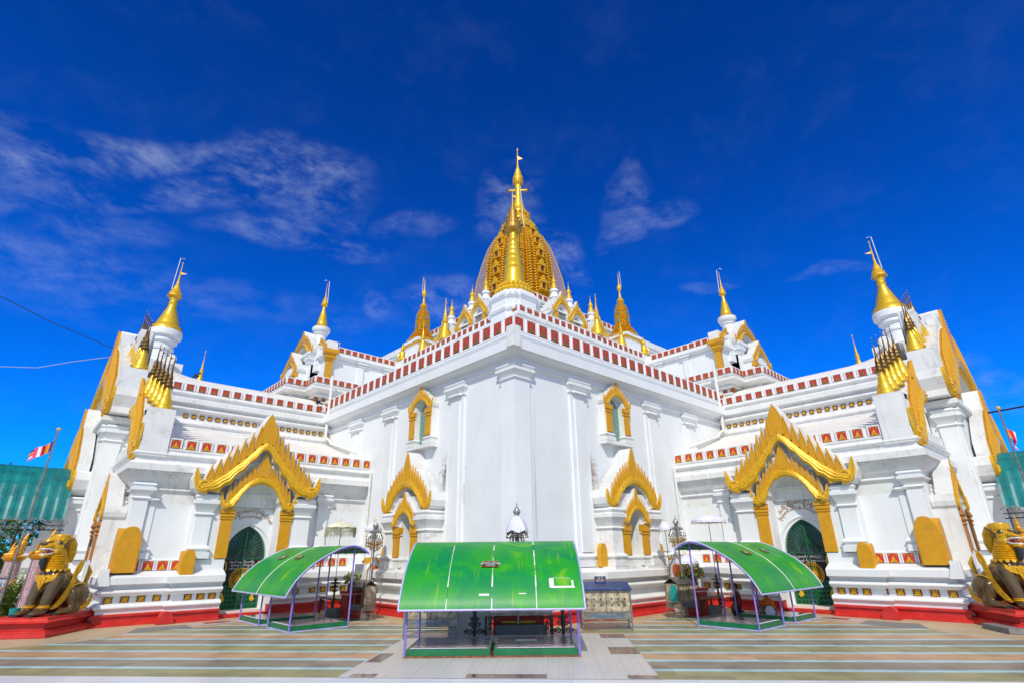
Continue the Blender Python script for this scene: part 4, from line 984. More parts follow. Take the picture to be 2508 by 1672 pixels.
# dormer shrines (three each side) and tiered towers
def dormer(x,y,zt,s,name='dormer_shrine'):
    "facing -x"
    z0=zt-3.1*s
    m=MB(); m.box(x-.55*s,x+.9*s,y-.62*s,y+.62*s,z0,z0+1.35*s); m.box(x-.65*s,x+1*s,y-.7*s,y+.7*s,z0+1.0*s,z0+1.12*s); m.box(x-.65*s,x+1*s,y-.75*s,y+.75*s,z0+.2*s,z0+.35*s)
    for i in range(5):
        q=1-i*.17; m.box(x-.5*s*q,x+.8*s*q,y-.66*s*q,y+.66*s*q,z0+(1.35+.22*i)*s,z0+(1.62+.22*i)*s)
    m.lathe([(.42*s,z0+2.3*s),(.22*s,z0+2.75*s),(.30*s,z0+2.85*s),(.30*s,z0+3.0*s),(.2*s,z0+3.1*s)],x+.05*s,y,0,12)
    return m
def both_d(x,y,zt,s):
    a,b=both(dormer(x,y,zt,s),'dormer_shrine','white')
    both(MB().ext([(-.4*s,zt-3.1*s),(.4*s,zt-3.1*s)]+[(u,v) for u,v in pointed(.4*s,zt-2.3*s,zt-1.7*s,6)]+[(-u,v) for u,v in pointed(.4*s,zt-2.3*s,zt-1.7*s,6)[::-1]][1:],FA(x-.54*s,y),-.02,.015),'niche_recess','concrete',parent=(a,b))
    put_ped(FA(x-.66*s,y),1.02*s,zt-2.3*s,1.85*s,.25,kind='B',nf=5,detail=1,name='dormer_pediment',parent=(a,b),ochre='gold')
    m=MB()
    for q in (-1,1): m.box(x-.68*s,x-.5*s,y+q*.62*s-.16*s,y+q*.62*s+.16*s,zt-3.1*s,zt-2.2*s)
    m.lathe([(.27,zt),(.27,zt+.08),(.19,zt+.28),(.14,zt+.42),(.17,zt+.5),(.2,zt+.60),(.16,zt+.72),(.07,zt+.88),(.03,zt+1.1),(.015,zt+1.4),(.04,zt+1.43),(0,zt+1.5)],x+.05*s,y,0,12)
    both(m,'gilt_finial','gold',parent=(a,b),smooth=50)
both_d(8.3,12.1,21.6,1.1); both_d(8.2,13.7,21.2,1.1); both_d(7.9,16.0,20.65,1.05)
def tower(x,y):
    m=MB(); m.box(x-.95,x+.95,y-.95,y+.95,16.5,19.1); m.box(x-1.06,x+1.06,y-1.06,y+1.06,19.0,19.25); a,b=both(m,'tower_pedestal','white')
    m=MB()
    for k in range(4):
        Rk=Matrix.Rotation(k*PI/2,3,'Z')
        for i in range(12):
            i0=len(m.v); u=-.98+.178*i; m.ext([(u-.085,19.0),(u+.085,19.0),(u,18.72-.12*(i%2))],lambda p,q,n:(p,-1.0-n,q),0,.03)
            xf(m,i0,lambda p:Rk@p+Vector((x,y,0)))
    both(m,'gilt_valance','gold',parent=(a,b))
    m=MB(); pr=[(1.1,19.25),(1.1,19.4),(.92,19.5)]; 
    tp=[(.92,19.5),(.82,19.7),(.72,19.9),(.58,20.1),(.55,20.5),(.54,21.0),(.52,21.5),(.45,21.85),(.33,22.2),(.2,22.4)]
    z=19.5
    def rt(z):
        for (a_,b_),(c_,d_) in zip(tp[:-1],tp[1:]):
            if b_<=z<=d_: return a_+(c_-a_)*(z-b_)/(d_-b_)
        return tp[-1][0]
    while z<22.3:
        r=rt(z); pr+=[(r*.95,z),(r*.95,z+.08),(r*1.04,z+.10),(r*1.04,z+.13)]; z+=.16
    body(m,pr,x,y); t_=both(m,'tiered_spire','tracery',parent=(a,b))
    m=MB()
    for k in range(4):
        Rk=Matrix.Rotation(k*PI/2,3,'Z')
        for z in (20.5,21.3,22.0):
            i0=len(m.v); r=rt(z+.2); m.ext([(-.10,z),(.10,z),(.10,z+.22),(0,z+.32),(-.10,z+.22)],lambda p,q,n:(p,-r*1.05-n,q),0,.04); xf(m,i0,lambda p:Rk@p+Vector((x,y,0)))
    both(m,'mirror_niche','glassgreen',parent=(a,b))
    m=MB().lathe([(.2,22.35),(.16,22.45),(.3,22.58),(.33,22.66),(.25,22.78),(.12,22.95),(.07,23.5),(.1,23.6),(.2,23.8),(.2,23.95),(.12,24.15),(.04,24.4),(.02,25.3),(0,25.35)],x,y,0,16)
    both(m,'umbrella_finial','gold',parent=t_,smooth=50)
    m=MB().tube([(x-.15,y+.1,23.8),(x-.12,y+.1,25.5),(x+.02,y+.1,25.5)],.02,5); both(m,'lightning_rod','pipe',parent=t_)
tower(7.5,19.6)
# gilt stupas and seated figures along the terrace edge
for (x,y,z,s) in ((6.35,17.6,17.6,1.0),(6.35,14.6,17.7,1.35)):
    for q in ((x,y,z),(y,x,z)): mstupa(*q,s,gfe)
m=MB()
gx,gy,gz=6.5,20.9,17.65
m.ball((gx,gy,gz+.25),.32,10,6,(1,1.2,.6)); m.tube([(gx,gy,gz+.3),(gx-.02,gy,gz+.8),(gx,gy,gz+1.0)],[.24,.26,.12],10); m.ball((gx,gy,gz+1.18),.17,10,8); m.lathe([(.15,gz+1.25),(.08,gz+1.45),(0,gz+1.75)],gx,gy,0,8)
m.tube([(gx-.1,gy+.25,gz+.75),(gx-.3,gy+.3,gz+.45),(gx-.4,gy+.1,gz+.4)],.07,6); m.ball((gx-.35,gy,gz+.12),.15,6,5,(1,2.4,.6))
both(m,'seated_gilt_figure','brightgold',smooth=60)
# downpipes
m=MB(); m.tube([(-.45,18.35,14.3),(-.45,18.35,10.0),(-.1,18.1,9.6)],.10,8); m.tube([(-.12,18.2,9.6),(-.12,14.2,8.4)],.09,8); m.tube([(-.4,18.35,12.4),(-.4,18.9,12.5)],.08,8)
m.tube([(-.12,12.2,7.0),(-.12,12.25,2.2)],.07,8); both(m,'downpipe','pipe',smooth=50)
# plinth antefixes (rounded corner blocks)
def antefix(mb,x,y,w,h,t,z,dirs=((1,0),(0,1)),tier=False):
    pts=[(0,z),(w,z),(w,z+.55*h),(w*.93,z+.70*h),(w*.8,z+.83*h),(w*.55,z+.95*h),(w*.25,z+.995*h),(0,z+h)]
    mb.cut()
    for i_,(dx,dy) in enumerate(dirs):
        if i_: pts=[(max(u,t*.92),v-.004) for k,(u,v) in enumerate(pts)]
        mb.ext(pts,(lambda u,v,n:(x+u*dx,y+n,v)) if dx else (lambda u,v,n:(x+n,y+u*dy,v)),0,t)
m=MB()
def dome_slab(mb,x,y,w,h,t,z=1.98,ax='B'):
    mb.cut(); k=14
    pts=[(0,z),(w,z)]+[(w*(.5+.5*math.cos(a)**.8 if math.cos(a)>0 else .5-.5*abs(math.cos(a))**.8),z+h*(.55+.45*math.sin(a))) for a in [PI*i/k for i in range(k+1)]]
    mb.ext(pts,(lambda u,v,n:(x+u,y+n,v)) if ax=='B' else (lambda u,v,n:(x+n,y+u,v)),0,t)
dome_slab(m,-11.42,12.44,.86,1.85,.34); dome_slab(m,-11.38,12.40,.78,1.22,.30); dome_slab(m,-11.46,12.50,.7,1.78,.22,ax='A')
dome_slab(m,-9.0,11.80,.50,1.02,.26,z=1.86); dome_slab(m,-9.04,11.84,.5,.98,.2,z=1.85,ax='A')
dome_slab(m,-.60,4.50,.46,.98,.22,ax='A'); dome_slab(m,-.60,9.02,.46,.98,.22,ax='A')
both(m,'gilt_antefix','ochre')
m=MB()
for (x,y) in ((-11.78,12.26),(-8.98,12.1)):
    m.cut()
    for F in (lambda u,v,n:(x+u,y+n,v),lambda u,v,n:(x+n+.004,y+u+.003,v-.003)): m.ext([(0,1.5),(.42,1.5),(.3,1.95),(.15,2.1),(0,2.15)],F,-.03,.3)
both(m,'white_antefix','white')
m=MB()
x,y=-8.80,11.52
for F in (lambda u,v,n:(x-.75+u,y+n,v),): m.ext([(0,0),(.62,0),(.55,.3),(.38,.46),(.2,.46),(.06,.3)],F,-.02,.35)
both(m,'red_antefix','red')
# ================================================================== GROUND
def ray_struct(o): return tag(o,kind='structure')
gmt=mat('beige_court_tile',(.55,.42,.26),.5,var=.1,vscale=.6,dirt=((.30,.24,.17),.4,(.8,.8)))
M['court']=gmt
m=MB(); m.add([(-260,-260,-.012),(260,-260,-.012),(260,260,-.012),(-260,260,-.012)],[(0,1,2,3)]); ray_struct(m.build('ground','court'))
def stripemat():
    m=bpy.data.materials.new('striped_court_tiles'); m.use_nodes=True; N,L,b=nodes_of(m)
    tc=N.new('ShaderNodeTexCoord'); sp=N.new('ShaderNodeSeparateXYZ'); L.new(tc.outputs['Object'],sp.inputs[0])
    def fm(op,a,b2=None,c=None):
        n=N.new('ShaderNodeMath'); n.operation=op
        for i,v in enumerate((a,b2,c)):
            if v is None: continue
            if isinstance(v,(int,float)): n.inputs[i].default_value=v
            else: L.new(v,n.inputs[i])
        return n.outputs[0]
    t=fm('DIVIDE',fm('ADD',sp.outputs['Y'],.53+1.19*20+.595),1.19)
    fr=fm('FRACT',t); idx=fm('FLOOR',t)
    cy=fm('LESS_THAN',fm('ABSOLUTE',fm('SUBTRACT',fr,.5)),.105)
    # band between two cyan lines
    bi=fm('FLOOR',fm('ADD',t,.5))
    wn=N.new('ShaderNodeTexWhiteNoise'); wn.noise_dimensions='1D'
    md=fm('MODULO',bi,3.)
    cr=N.new('ShaderNodeValToRGB'); cr.color_ramp.interpolation='CONSTANT'
    e=cr.color_ramp.elements; e[0].position=0; e[0].color=(.26,.215,.15,1); e[1].position=.3; e[1].color=(.50,.30,.155,1)
    x=e.new(.6); x.color=(.30,.275,.12,1)
    L.new(fm('DIVIDE',md,3.),cr.inputs[0])
    ns=N.new('ShaderNodeTexNoise'); ns.inputs['Scale'].default_value=1.3; ns.inputs['Detail'].default_value=6; L.new(tc.outputs['Object'],ns.inputs[0])
    # each tile its own slight tone
    tile=N.new('ShaderNodeCombineXYZ'); L.new(fm('FLOOR',fm('DIVIDE',sp.outputs['X'],.6)),tile.inputs[0]); L.new(fm('FLOOR',fm('MULTIPLY',t,2.)),tile.inputs[1])
    w2=N.new('ShaderNodeTexWhiteNoise'); w2.noise_dimensions='3D'; L.new(tile.outputs[0],w2.inputs['Vector'])
    cc=N.new('ShaderNodeMix'); cc.data_type='RGBA'; cc.inputs[7].default_value=(.36,.60,.64,1); L.new(cy,cc.inputs[0]); L.new(cr.outputs[0],cc.inputs[6])
    v=fm('ADD',fm('MULTIPLY',w2.outputs['Value'],.30),fm('MULTIPLY',ns.outputs['Fac'],.75)); v=fm('ADD',v,.50)
    hs=N.new('ShaderNodeHueSaturation'); L.new(cc.outputs[2],hs.inputs['Color']); L.new(v,hs.inputs['Value'])
    jx=fm('LESS_THAN',fm('FRACT',fm('DIVIDE',sp.outputs['X'],.6)),.022); jy=fm('LESS_THAN',fm('FRACT',fm('MULTIPLY',t,2.)),.022)
    jj=fm('MAXIMUM',jx,jy)
    jm=N.new('ShaderNodeMix'); jm.data_type='RGBA'; jm.inputs[7].default_value=(.45,.41,.34,1); L.new(fm('MULTIPLY',jj,.7),jm.inputs[0]); L.new(hs.outputs[0],jm.inputs[6])
    L.new(jm.outputs[2],b.inputs['Base Color']); b.inputs['Roughness'].default_value=.42
    return m
M['stripes']=stripemat()
def tilemat(nm,c1,c2,sx,line,rough,pat=None):
    m=bpy.data.materials.new(nm); m.use_nodes=True; N,L,b=nodes_of(m)
    tc=N.new('ShaderNodeTexCoord'); br=N.new('ShaderNodeTexBrick'); br.offset=0; br.inputs['Scale'].default_value=1; br.inputs['Brick Width'].default_value=sx; br.inputs['Row Height'].default_value=sx
    br.inputs['Mortar Size'].default_value=.006; br.inputs['Color1'].default_value=(*c1,1); br.inputs['Color2'].default_value=(*c2,1); br.inputs['Mortar'].default_value=(*line,1)
    L.new(tc.outputs['Object'],br.inputs[0]); out=br.outputs['Color']
    if pat:
        vo=N.new('ShaderNodeTexVoronoi'); vo.feature='DISTANCE_TO_EDGE'; vo.distance='CHEBYCHEV' if False else 'EUCLIDEAN'; vo.inputs['Scale'].default_value=5.0; vo.inputs['Randomness'].default_value=.25; L.new(tc.outputs['Object'],vo.inputs['Vector'])
        th=N.new('ShaderNodeMath'); th.operation='LESS_THAN'; th.inputs[1].default_value=.03; L.new(vo.outputs[0],th.inputs[0])
        sc=N.new('ShaderNodeMath'); sc.operation='MULTIPLY'; sc.inputs[1].default_value=.9; L.new(th.outputs[0],sc.inputs[0])
        mx=N.new('ShaderNodeMix'); mx.data_type='RGBA'; mx.inputs[7].default_value=(*pat,1); L.new(sc.outputs[0],mx.inputs[0]); L.new(out,mx.inputs[6]); out=mx.outputs[2]
    L.new(out,b.inputs['Base Color']); b.inputs['Roughness'].default_value=rough; return m
M['path']=tilemat('pale_patterned_tile',(.60,.57,.53),(.64,.61,.57),.62,(.40,.37,.33),.3,(.42,.43,.46))
M['marble']=tilemat('white_marble_paving',(.74,.75,.77),(.66,.70,.76),.9,(.55,.55,.55),.3)
M['inlay']=tilemat('brown_polished_tile',(.12,.055,.04),(.20,.10,.075),.62,(.35,.3,.27),.12)
M['pinktile']=tilemat('pinkish_patterned_tile',(.58,.49,.45),(.55,.47,.44),.5,(.44,.38,.35),.35,(.50,.42,.40))
GA=R(-45-2.1)
e1=Vector((math.cos(GA),math.sin(GA),0)); e2=Vector((-e1.y,e1.x,0))
def sheet(name,pts,matn,z,local=True):
    "pts in world xy; object axes follow the paving"
    m=MB(); vs=[(Vector((x,y,0)).dot(e1),Vector((x,y,0)).dot(e2),0) for x,y in pts]
    m.add(vs,[tuple(range(len(vs)))]); o=m.build(name,matn,None); o.rotation_euler=(0,0,GA); o.location=(0,0,z); return ray_struct(o)
def LD(l,dd): 
    p=e1*l+e2*dd; return (p.x,p.y)
sheet('striped_paving',[(-2.4,9.4),(-10.9,9.4),(-12.2,8.3),(-14.4,8.3),(-17,7.0),LD(-19,-8.7),LD(19,-8.7),(7.0,-17),(8.3,-14.4),(8.3,-12.2),(9.4,-10.9),(9.4,-2.4),(-2.4,-2.4)],'stripes',-.008)
sheet('tiled_path',[LD(-3.55,-8.75),LD(3.75,-8.75),LD(3.75,-1.55),LD(-3.6,-1.55)],'path',-.004)
sheet('marble_walk',[LD(-22,-16),LD(22,-16),LD(22,-8.72),LD(-22,-8.72)],'marble',-.004)
for a in ((2.9,3.72,-2.6,-1.75),(2.95,3.75,-5.6,-4.45),(-.6,1.25,-8.65,-8.25),(3.05,3.75,-8.65,-8.3),(-3.3,-2.7,-8.65,-8.3),(-3.5,-3.1,-6.9,-5.6)):
    l0,l1,d0,d1=a; sheet('brown_inlay',[LD(l0,d0),LD(l1,d0),LD(l1,d1),LD(l0,d1)],'inlay',0.0)
for mir in (False,True):
    sw=(lambda p:(p[1],p[0])) if mir else (lambda p:p)
    sheet('door_paving',[sw(p) for p in ((-8.6,11.2),(-3.5,11.2),(-3.5,9.9),(-8.6,9.9))],'pinktile',-.004)
    for a,b in ((-8.0,-7.0),(-5.5,-4.2)):
        sheet('door_inlay',[sw(p) for p in ((a,10.9),(b,10.9),(b,10.4),(a,10.4))],'inlay',0.0)
    sheet('grey_patch',[sw(p) for p in ((-8.7,9.4),(-8.7,10.7),(-10.3,10.9),(-10.9,9.4))],'concrete',-.004)
# ================================================================== PAVILIONS
def roofmat():
    m=bpy.data.materials.new('green_fibreglass'); m.use_nodes=True; N,L,b=nodes_of(m)
    tc=N.new('ShaderNodeTexCoord')
    n=N.new('ShaderNodeTexNoise'); n.inputs['Scale'].default_value=1.1; n.inputs['Detail'].default_value=7; n.inputs['Distortion'].default_value=1.2; L.new(tc.outputs['Object'],n.inputs[0])
    cr=N.new('ShaderNodeValToRGB'); e=cr.color_ramp.elements; e[0].position=.35; e[0].color=(.0,.235,.06,1); e[1].position=.62; e[1].color=(.02,.33,.015,1); x=e.new(.74); x.color=(.16,.44,.01,1)
    L.new(n.outputs['Fac'],cr.inputs[0])
    mp=N.new('ShaderNodeMapping'); mp.inputs['Scale'].default_value=(5,.5,.5); L.new(tc.outputs['Object'],mp.inputs[0])
    n2=N.new('ShaderNodeTexNoise'); n2.inputs['Scale'].default_value=2.; n2.inputs['Detail'].default_value=8; L.new(mp.outputs[0],n2.inputs[0])
    r=N.new('ShaderNodeMapRange'); r.inputs[1].default_value=.60; r.inputs[2].default_value=.75; r.inputs[4].default_value=.5; L.new(n2.outputs['Fac'],r.inputs[0])
    mx=N.new('ShaderNodeMix'); mx.data_type='RGBA'; mx.inputs[7].default_value=(.26,.45,.01,1); L.new(r.outputs[0],mx.inputs[0]); L.new(cr.outputs[0],mx.inputs[6])
    L.new(mx.outputs[2],b.inputs['Base Color']); b.inputs['Roughness'].default_value=.42; b.inputs['Specular IOR Level'].default_value=.35
    bp=N.new('ShaderNodeBump'); bp.inputs['Strength'].default_value=.25; bp.inputs['Distance'].default_value=.03; L.new(n.outputs['Fac'],bp.inputs['Height']); L.new(bp.outputs[0],b.inputs['Normal'])
    return m
M['roof']=roofmat()
def plastic_mat():
    m=mat('plastic_covered_mat',(.30,.27,.29),.12,var=.1,vscale=5,bump=.5,bscale=5); N,L,b=nodes_of(m)
    tc=N.new('ShaderNodeTexCoord'); ck=N.new('ShaderNodeTexChecker'); ck.inputs['Scale'].default_value=4.5; ck.inputs['Color1'].default_value=(.34,.31,.34,1); ck.inputs['Color2'].default_value=(.26,.16,.20,1)
    L.new(tc.outputs['Object'],ck.inputs[0]); L.new(ck.outputs['Color'],b.inputs['Base Color']); return m
M['mat']=plastic_mat()
RP=[(-.41,1.18),(-.28,1.44),(-.10,1.72),(.16,2.0),(.45,2.25),(.80,2.47),(1.15,2.66),(1.50,2.82),(1.80,2.91),(2.08,2.945),(2.35,2.90),(2.58,2.81),(2.78,2.66)]
def roofz(y):
    for (a,b),(c,d) in zip(RP[:-1],RP[1:]):
        if a<=y<=c: return b+(d-b)*(y-a)/(c-a)
    return 2.9
def pavilion(name,label,loc,rz,L_,mods,seams,over,plaques,flip=False,rp0=0.):
    t=thing(name,label,'pavilion',(loc[0],loc[1],0),rz,'green roofed prayer pavilions')
    m=MB()
    n=max(8,int(L_/.25)); x0,x1=-over,L_+over
    segs=[x0]+seams+[x1]
    for a,b in zip(segs[:-1],segs[1:]):
        for i in range(len(RP)-1):
            (y0,z0),(y1,z1)=RP[i],RP[i+1]
        o=len(m.v); k=len(RP)
        for dz in (0,-.025):
            for x in (a+.006,b-.006):
                for y,z in RP: m.v.append((x,y,z+dz))
        f=[]
        for i in range(k-1):
            f.append((o+i,o+i+1,o+k+i+1,o+k+i)); f.append((o+2*k+i,o+3*k+i,o+3*k+i+1,o+2*k+i+1))
        f+=[(o,o+k,o+3*k,o+2*k),(o+k-1,o+3*k-1,o+4*k-1,o+2*k-1)]
        f+=[tuple([o+i for i in range(k)]+[o+2*k+i for i in range(k-1,-1,-1)]),tuple([o+k+i for i in range(k)]+[o+3*k+i for i in range(k-1,-1,-1)])]
        m.f+=f; m.mi+=[0]*len(f)
    rf=m.build('curved_roof','roof',t,smooth=30)
    m=MB()
    for x in (x0,x1): m.tube([(x,y,z) for y,z in RP],.025,6)
    m.tube([(x0,RP[0][0],RP[0][1]),(x1,RP[0][0],RP[0][1])],.028,6); m.tube([(x0,RP[-1][0],RP[-1][1]),(x1,RP[-1][0],RP[-1][1])],.022,6)
    m.build('roof_trim','purplelite',rf,smooth=50)
    m=MB()
    for s in seams:
        if L_<5 : 
            for i in range(len(RP)-2):
                if random.random()<.6:
                    (y0,z0),(y1,z1)=RP[i],RP[i+1]; w_=.006+.018*random.random()
                    m.add([(s-w_,y0,z0+.012),(s+w_,y0,z0+.012),(s+w_*.7,y1,z1+.012),(s-w_*.6,y1,z1+.012)],[(0,1,2,3)])
        else: m.tube([(s,y,z+.01) for y,z in RP],.014,4)
    m.build('roof_seam','pipe',rf)
    m=MB()
    for x in [x0+.02+(x1-x0-.04)*i/6 for i in range(7)]: m.tube([(x,y,z-.05) for y,z in RP],.02,5)
    for y in (.0,.9,1.8,2.5): m.tube([(x0,y,roofz(y)-.08),(x1,y,roofz(y)-.08)],.022,5)
    m.build('roof_frame','purple',rf,smooth=50)
    for i,(a,b) in enumerate(mods):
        for x in (a,b):
            for y in (.0,2.28):
                if L_>5 or (x<=.01 or x>=L_-.01):
                    MB().tube([(x,y,.0),(x,y,roofz(y)-.05)],.034,8).build('post','purple',t,smooth=50)
                    if y==0 and L_>5: pass
        MB().box(a+.03,b-.03,.02,2.26,.02,.19).build('platform','matgreen',t)
        m=MB(); 
        q=[(a+.12,.10),(b-.12,.12),(b-.10,2.15),(a+.10,2.12)]
        m.ext(q,lambda u,v,n_:(u,v,.19+n_),.002,.012); m.build('covered_mat','mat',t)
        m=MB(); m.ext([(a+.12,.08),(b-.12,.08),(b-.12,.16),(a+.12,.17)],lambda u,v,n_:(u,v,.19+n_),.0125,.02); m.build('mat_edge','cloth',t)
        m=MB()
        for s in ((a-.03,b+.03,-.04,.02),(a-.03,b+.03,2.26,2.31)): m.box(s[0],s[1],s[2],s[3],.0,.035)
        for x in (a,b): m.box(x-.03,x+.03,.02,2.26,.0,.034)
        m.build('floor_frame','purplelite' if L_>5 else 'rustframe',t)
    for (x,y,w_,h_,txt) in plaques:
        z=roofz(y); dz=(roofz(y+.1)-roofz(y-.1))/.2; a=math.atan(dz); c,s_=math.cos(a),math.sin(a)
        F=lambda u,v,n_:(x+u,y+v*c-n_*s_,z+v*s_+n_*c)
        m=MB(); m.ext([(-w_/2,-h_/2),(w_/2,-h_/2),(w_/2,h_/2),(-w_/2,h_/2)],F,.012,.03); p=m.build('donor_plaque','black',rf)
        m=MB()
        for q in ((-w_/2,w_/2,-h_/2,-h_/2+.02),(-w_/2,w_/2,h_/2-.02,h_/2),(-w_/2,-w_/2+.02,-h_/2,h_/2),(w_/2-.02,w_/2,-h_/2,h_/2)): m.ext([(q[0],q[2]),(q[1],q[2]),(q[1],q[3]),(q[0],q[3])],F,.031,.036)
        m.build('plaque_border','rust',p)
        for i,tx in enumerate(txt): text_mesh('plaque_lettering',tx,h_*.27,'toothwhite',p,lambda A,B,C_,i=i:Vector(F(A,B+h_*(.24-.24*i),.036+C_)),.002)
    return t,rf
M['rustframe']=mat('rusty_red_angle_iron',(.30,.10,.05),.6,var=.3,vscale=8)
pvC,rfC=pavilion('prayer_pavilion','wide green curved roof pavilion with flaking white seams in the centre foreground',(-6.42,-2.38),R(-42.9),4.72,[(0,2.34),(2.38,4.72)],[1.12,2.36,3.58],.17,[(2.28,.50,.50,.27,['ဦးမောင်+ဒေါ်လှ','သားသမီးမြေးတစ်စု','ကောင်းမှု'])])
# bare patches where the paint came off
m=MB()
def patch(x,y,w_,h_): 
    n=max(1,int(h_/.03))
    for i in range(n):
        a,b=y+h_*i/n,y+h_*(i+1)/n; j=.012*random.uniform(-1,1) if n>1 else 0
        m.add([(x+j,a,roofz(a)+.012),(x+w_+j,a,roofz(a)+.012),(x+w_-j,b,roofz(b)+.012),(x-j,b,roofz(b)+.012)],[(0,1,2,3)])
for q in ((3.96,-.12,.13,.20),(4.0,-.13,.66,.03),(4.58,-.10,.06,.13),(2.0,-.24,.28,.03),(3.1,-.22,.2,.015)): patch(*q)
for i in range(16): patch(4.1+.03*i,.05+.03*random.random(),.006,.035)
for i in range(16): patch(.1+4.5*random.random(),-.35+2.2*random.random(),.012,.012)
m.build('bare_patch','pipe',rfC)
m=MB(); m.ext([(.0,.0),(.62,.0),(.62,.42),(.0,.42)],lambda u,v,n_:(3.0+u,1.2+v,.205+n_),0,.006); tag(m.build('sitting_mat','cream_cloth',None),'small beige mat with red edge on the right half of the central platform','mat')
o=S.objects['sitting_mat']; o.location=(-6.42,-2.38,0); o.rotation_euler=(0,0,R(-42.9))
pvL,_=pavilion('prayer_pavilion','green curved roof pavilion with violet posts before the left arched doorway',(-6.67,10.43),-PI/2,5.47,[(0,2.37),(3.34,5.47)],[2.72],.28,[(1.75,.85,.46,.30,['ဦးလှ','မိသားစု']),(3.5,.85,.42,.26,['ဒေါ်မြ','သားသမီး'])])
pvR,_=pavilion('prayer_pavilion','green curved roof pavilion with violet posts and two people under it, at the right doorway',(4.86,-6.98),0,5.19,[(0,2.07),(3.12,5.19)],[2.6],.28,[(1.75,.85,.46,.28,['ဦးဘ','မိသားစု']),(3.6,.95,.40,.28,['ဒေါ်စန်း'])])
# ================================================================== CANDLE CABINETS
def cabinet(label,loc,rz,w_,d_,roof,signtxt=None,signcol='blueenamel',body='steel',opened=False,group='metal candle cabinets'):
    t=thing('candle_cabinet',label,'cabinet',(loc[0],loc[1],0),rz,group)
    for x in (0,w_):
        for y in (0,d_): MB().box(x-.025,x+.025,y-.025,y+.025,0,1.3).build('leg',body,t)
    m=MB()
    for z in (.22,.34): 
        for y in (0,d_): m.box(.025,w_-.025,y-.015,y+.015,z,z+.03)
    for x in (0,w_): m.box(x-.015,x+.015,.025,d_-.025,.22,.25)
    m.build('stretcher',body,t)
    MB().box(-.03,w_+.03,-.035,d_+.03,.36,.56).build('wax_tray',body,t)
    text_mesh('tray_lettering','ဆီမီးပူဇော်ရန် ညောင်ရွှေ',.10,'bluelet',t,lambda a,b,c:Vector((w_/2+a,-.04-c,.47+b)),.002)
    m=MB(); m.box(.02,w_-.02,d_-.02,d_,.58,1.3); m.box(.0,.02,.03,d_-.02,.58,1.3); m.box(w_-.02,w_,.03,d_-.02,.58,1.3); b=m.build('burnt_back_panel','soot',t)
    if not opened: dp=MB().box(.02,w_-.02,.02,.032,.60,1.27).build('scorched_door','soot',t)
    m=MB()
    for i in range(12):
        cx=(.2 if i%6<3 else w_/2+.2)+(w_/2-.4)*((i%3)/2); cz=.80+.20*(i//6)
        m.add([(cx+(.055 if j%2==0 else .022)*math.cos(j*PI/5),.014,cz+(.05 if j%2==0 else .02)*math.sin(j*PI/5)) for j in range(10)],[tuple(range(10))])
    m.build('star_hole','black',t)
    m=MB()
    for x in (0,w_/2,w_): m.box(x-.018,x+.018,-.02,.015,.57,1.3)
    m.box(0,w_,-.02,.015,1.27,1.31); m.box(0,w_,-.02,.015,.565,.60); m.build('door_frame',body,t)
    m=MB()
    for i in range(int(w_/.12)):
        m.box(.1+.12*i,.115+.12*i,d_*.45,d_*.45+.015,.56,.6+.05*random.random())
    m.build('candle','petalyellow',t)
    m=MB(); e=.06
    zr=1.56
    m.ext([(-e,1.30),(-.02,1.30),(d_*.5,zr-.03),(d_+.02,1.30),(d_+e,1.30),(d_*.5,zr)],lambda u,v,n_:(n_,u,v),-e,w_+e)
    if roof=='shed': 
        m=MB(); m.ext([(-.08,1.29),(d_+.05,1.52),(d_+.05,1.55),(-.08,1.33)],lambda u,v,n_:(n_,u,v),-e,w_+e)
    m.build('roof',{'shed':'blueroof','gable':'steel'}[roof],t)
    if signtxt:
        m=MB(); m.box(w_*.30,w_*.30+.42,.16,.18,1.50,1.76); s=m.build('sign',signcol,t)
        text_mesh('sign_lettering',signtxt,.16,'petalyellow',s,lambda a,b,c:Vector((w_*.30+.21+a,.158-c,1.63+b)),.002)
    if opened:
        m=MB(); m.ext([(0,.5),(.50,.5),(.50,1.32),(.25,1.50),(0,1.32)],lambda u,v,n_:(w_+.02+u*.92,-.02-u*.35+n_,v),0,.02); m.build('open_door','maroon2',t)
    return t
M['bluelet']=mat('blue_lettering',(.02,.22,.55),.4); M['blueroof']=mat('blue_sheet_roof',(.01,.045,.18),.35,var=.3,vscale=4,dirt=((.3,.3,.3),.5,(4,4)))
M['soot']=mat('scorched_tin',(.62,.52,.36),.45,metal=.2,var=.4,vscale=5,dirt=((.10,.05,.02),.9,(5,4))); M['maroon2']=mat('rusty_maroon_sheet',(.16,.04,.025),.5,var=.3,vscale=4)
cabinet('blue roofed steel candle cabinet right of the central pavilion with scorched doors',(.96,-2.39),R(-42.5),1.77,.62,'shed','ဆီမီး')
cabinet('sooty steel candle cabinet half hidden behind the left end of the central pavilion',(-4.64,.55),R(-38),1.72,.62,'shed',group='metal candle cabinets')
cabinet('grey gabled candle cabinet with turquoise sheet on its side, left of the right pavilion',(6.44,-3.04),0,1.62,.62,'gable','မီး','greendoor')
cabinet('dark open candle cabinet with maroon door leaf, right of the left pavilion',(-3.04,7.9),R(-90),1.4,.62,'gable',body='steel',opened=True)
tag(MB().ext([(0,0),(.34,0),(.36,.3),(.3,.62),(.05,.66)],lambda u,v,n_:(6.37-n_,-3.02+u,.62+v),0,.02).build('plastic_sheet','tarp',None),'turquoise plastic sheet tied to the side of the gabled cabinet','sheet')
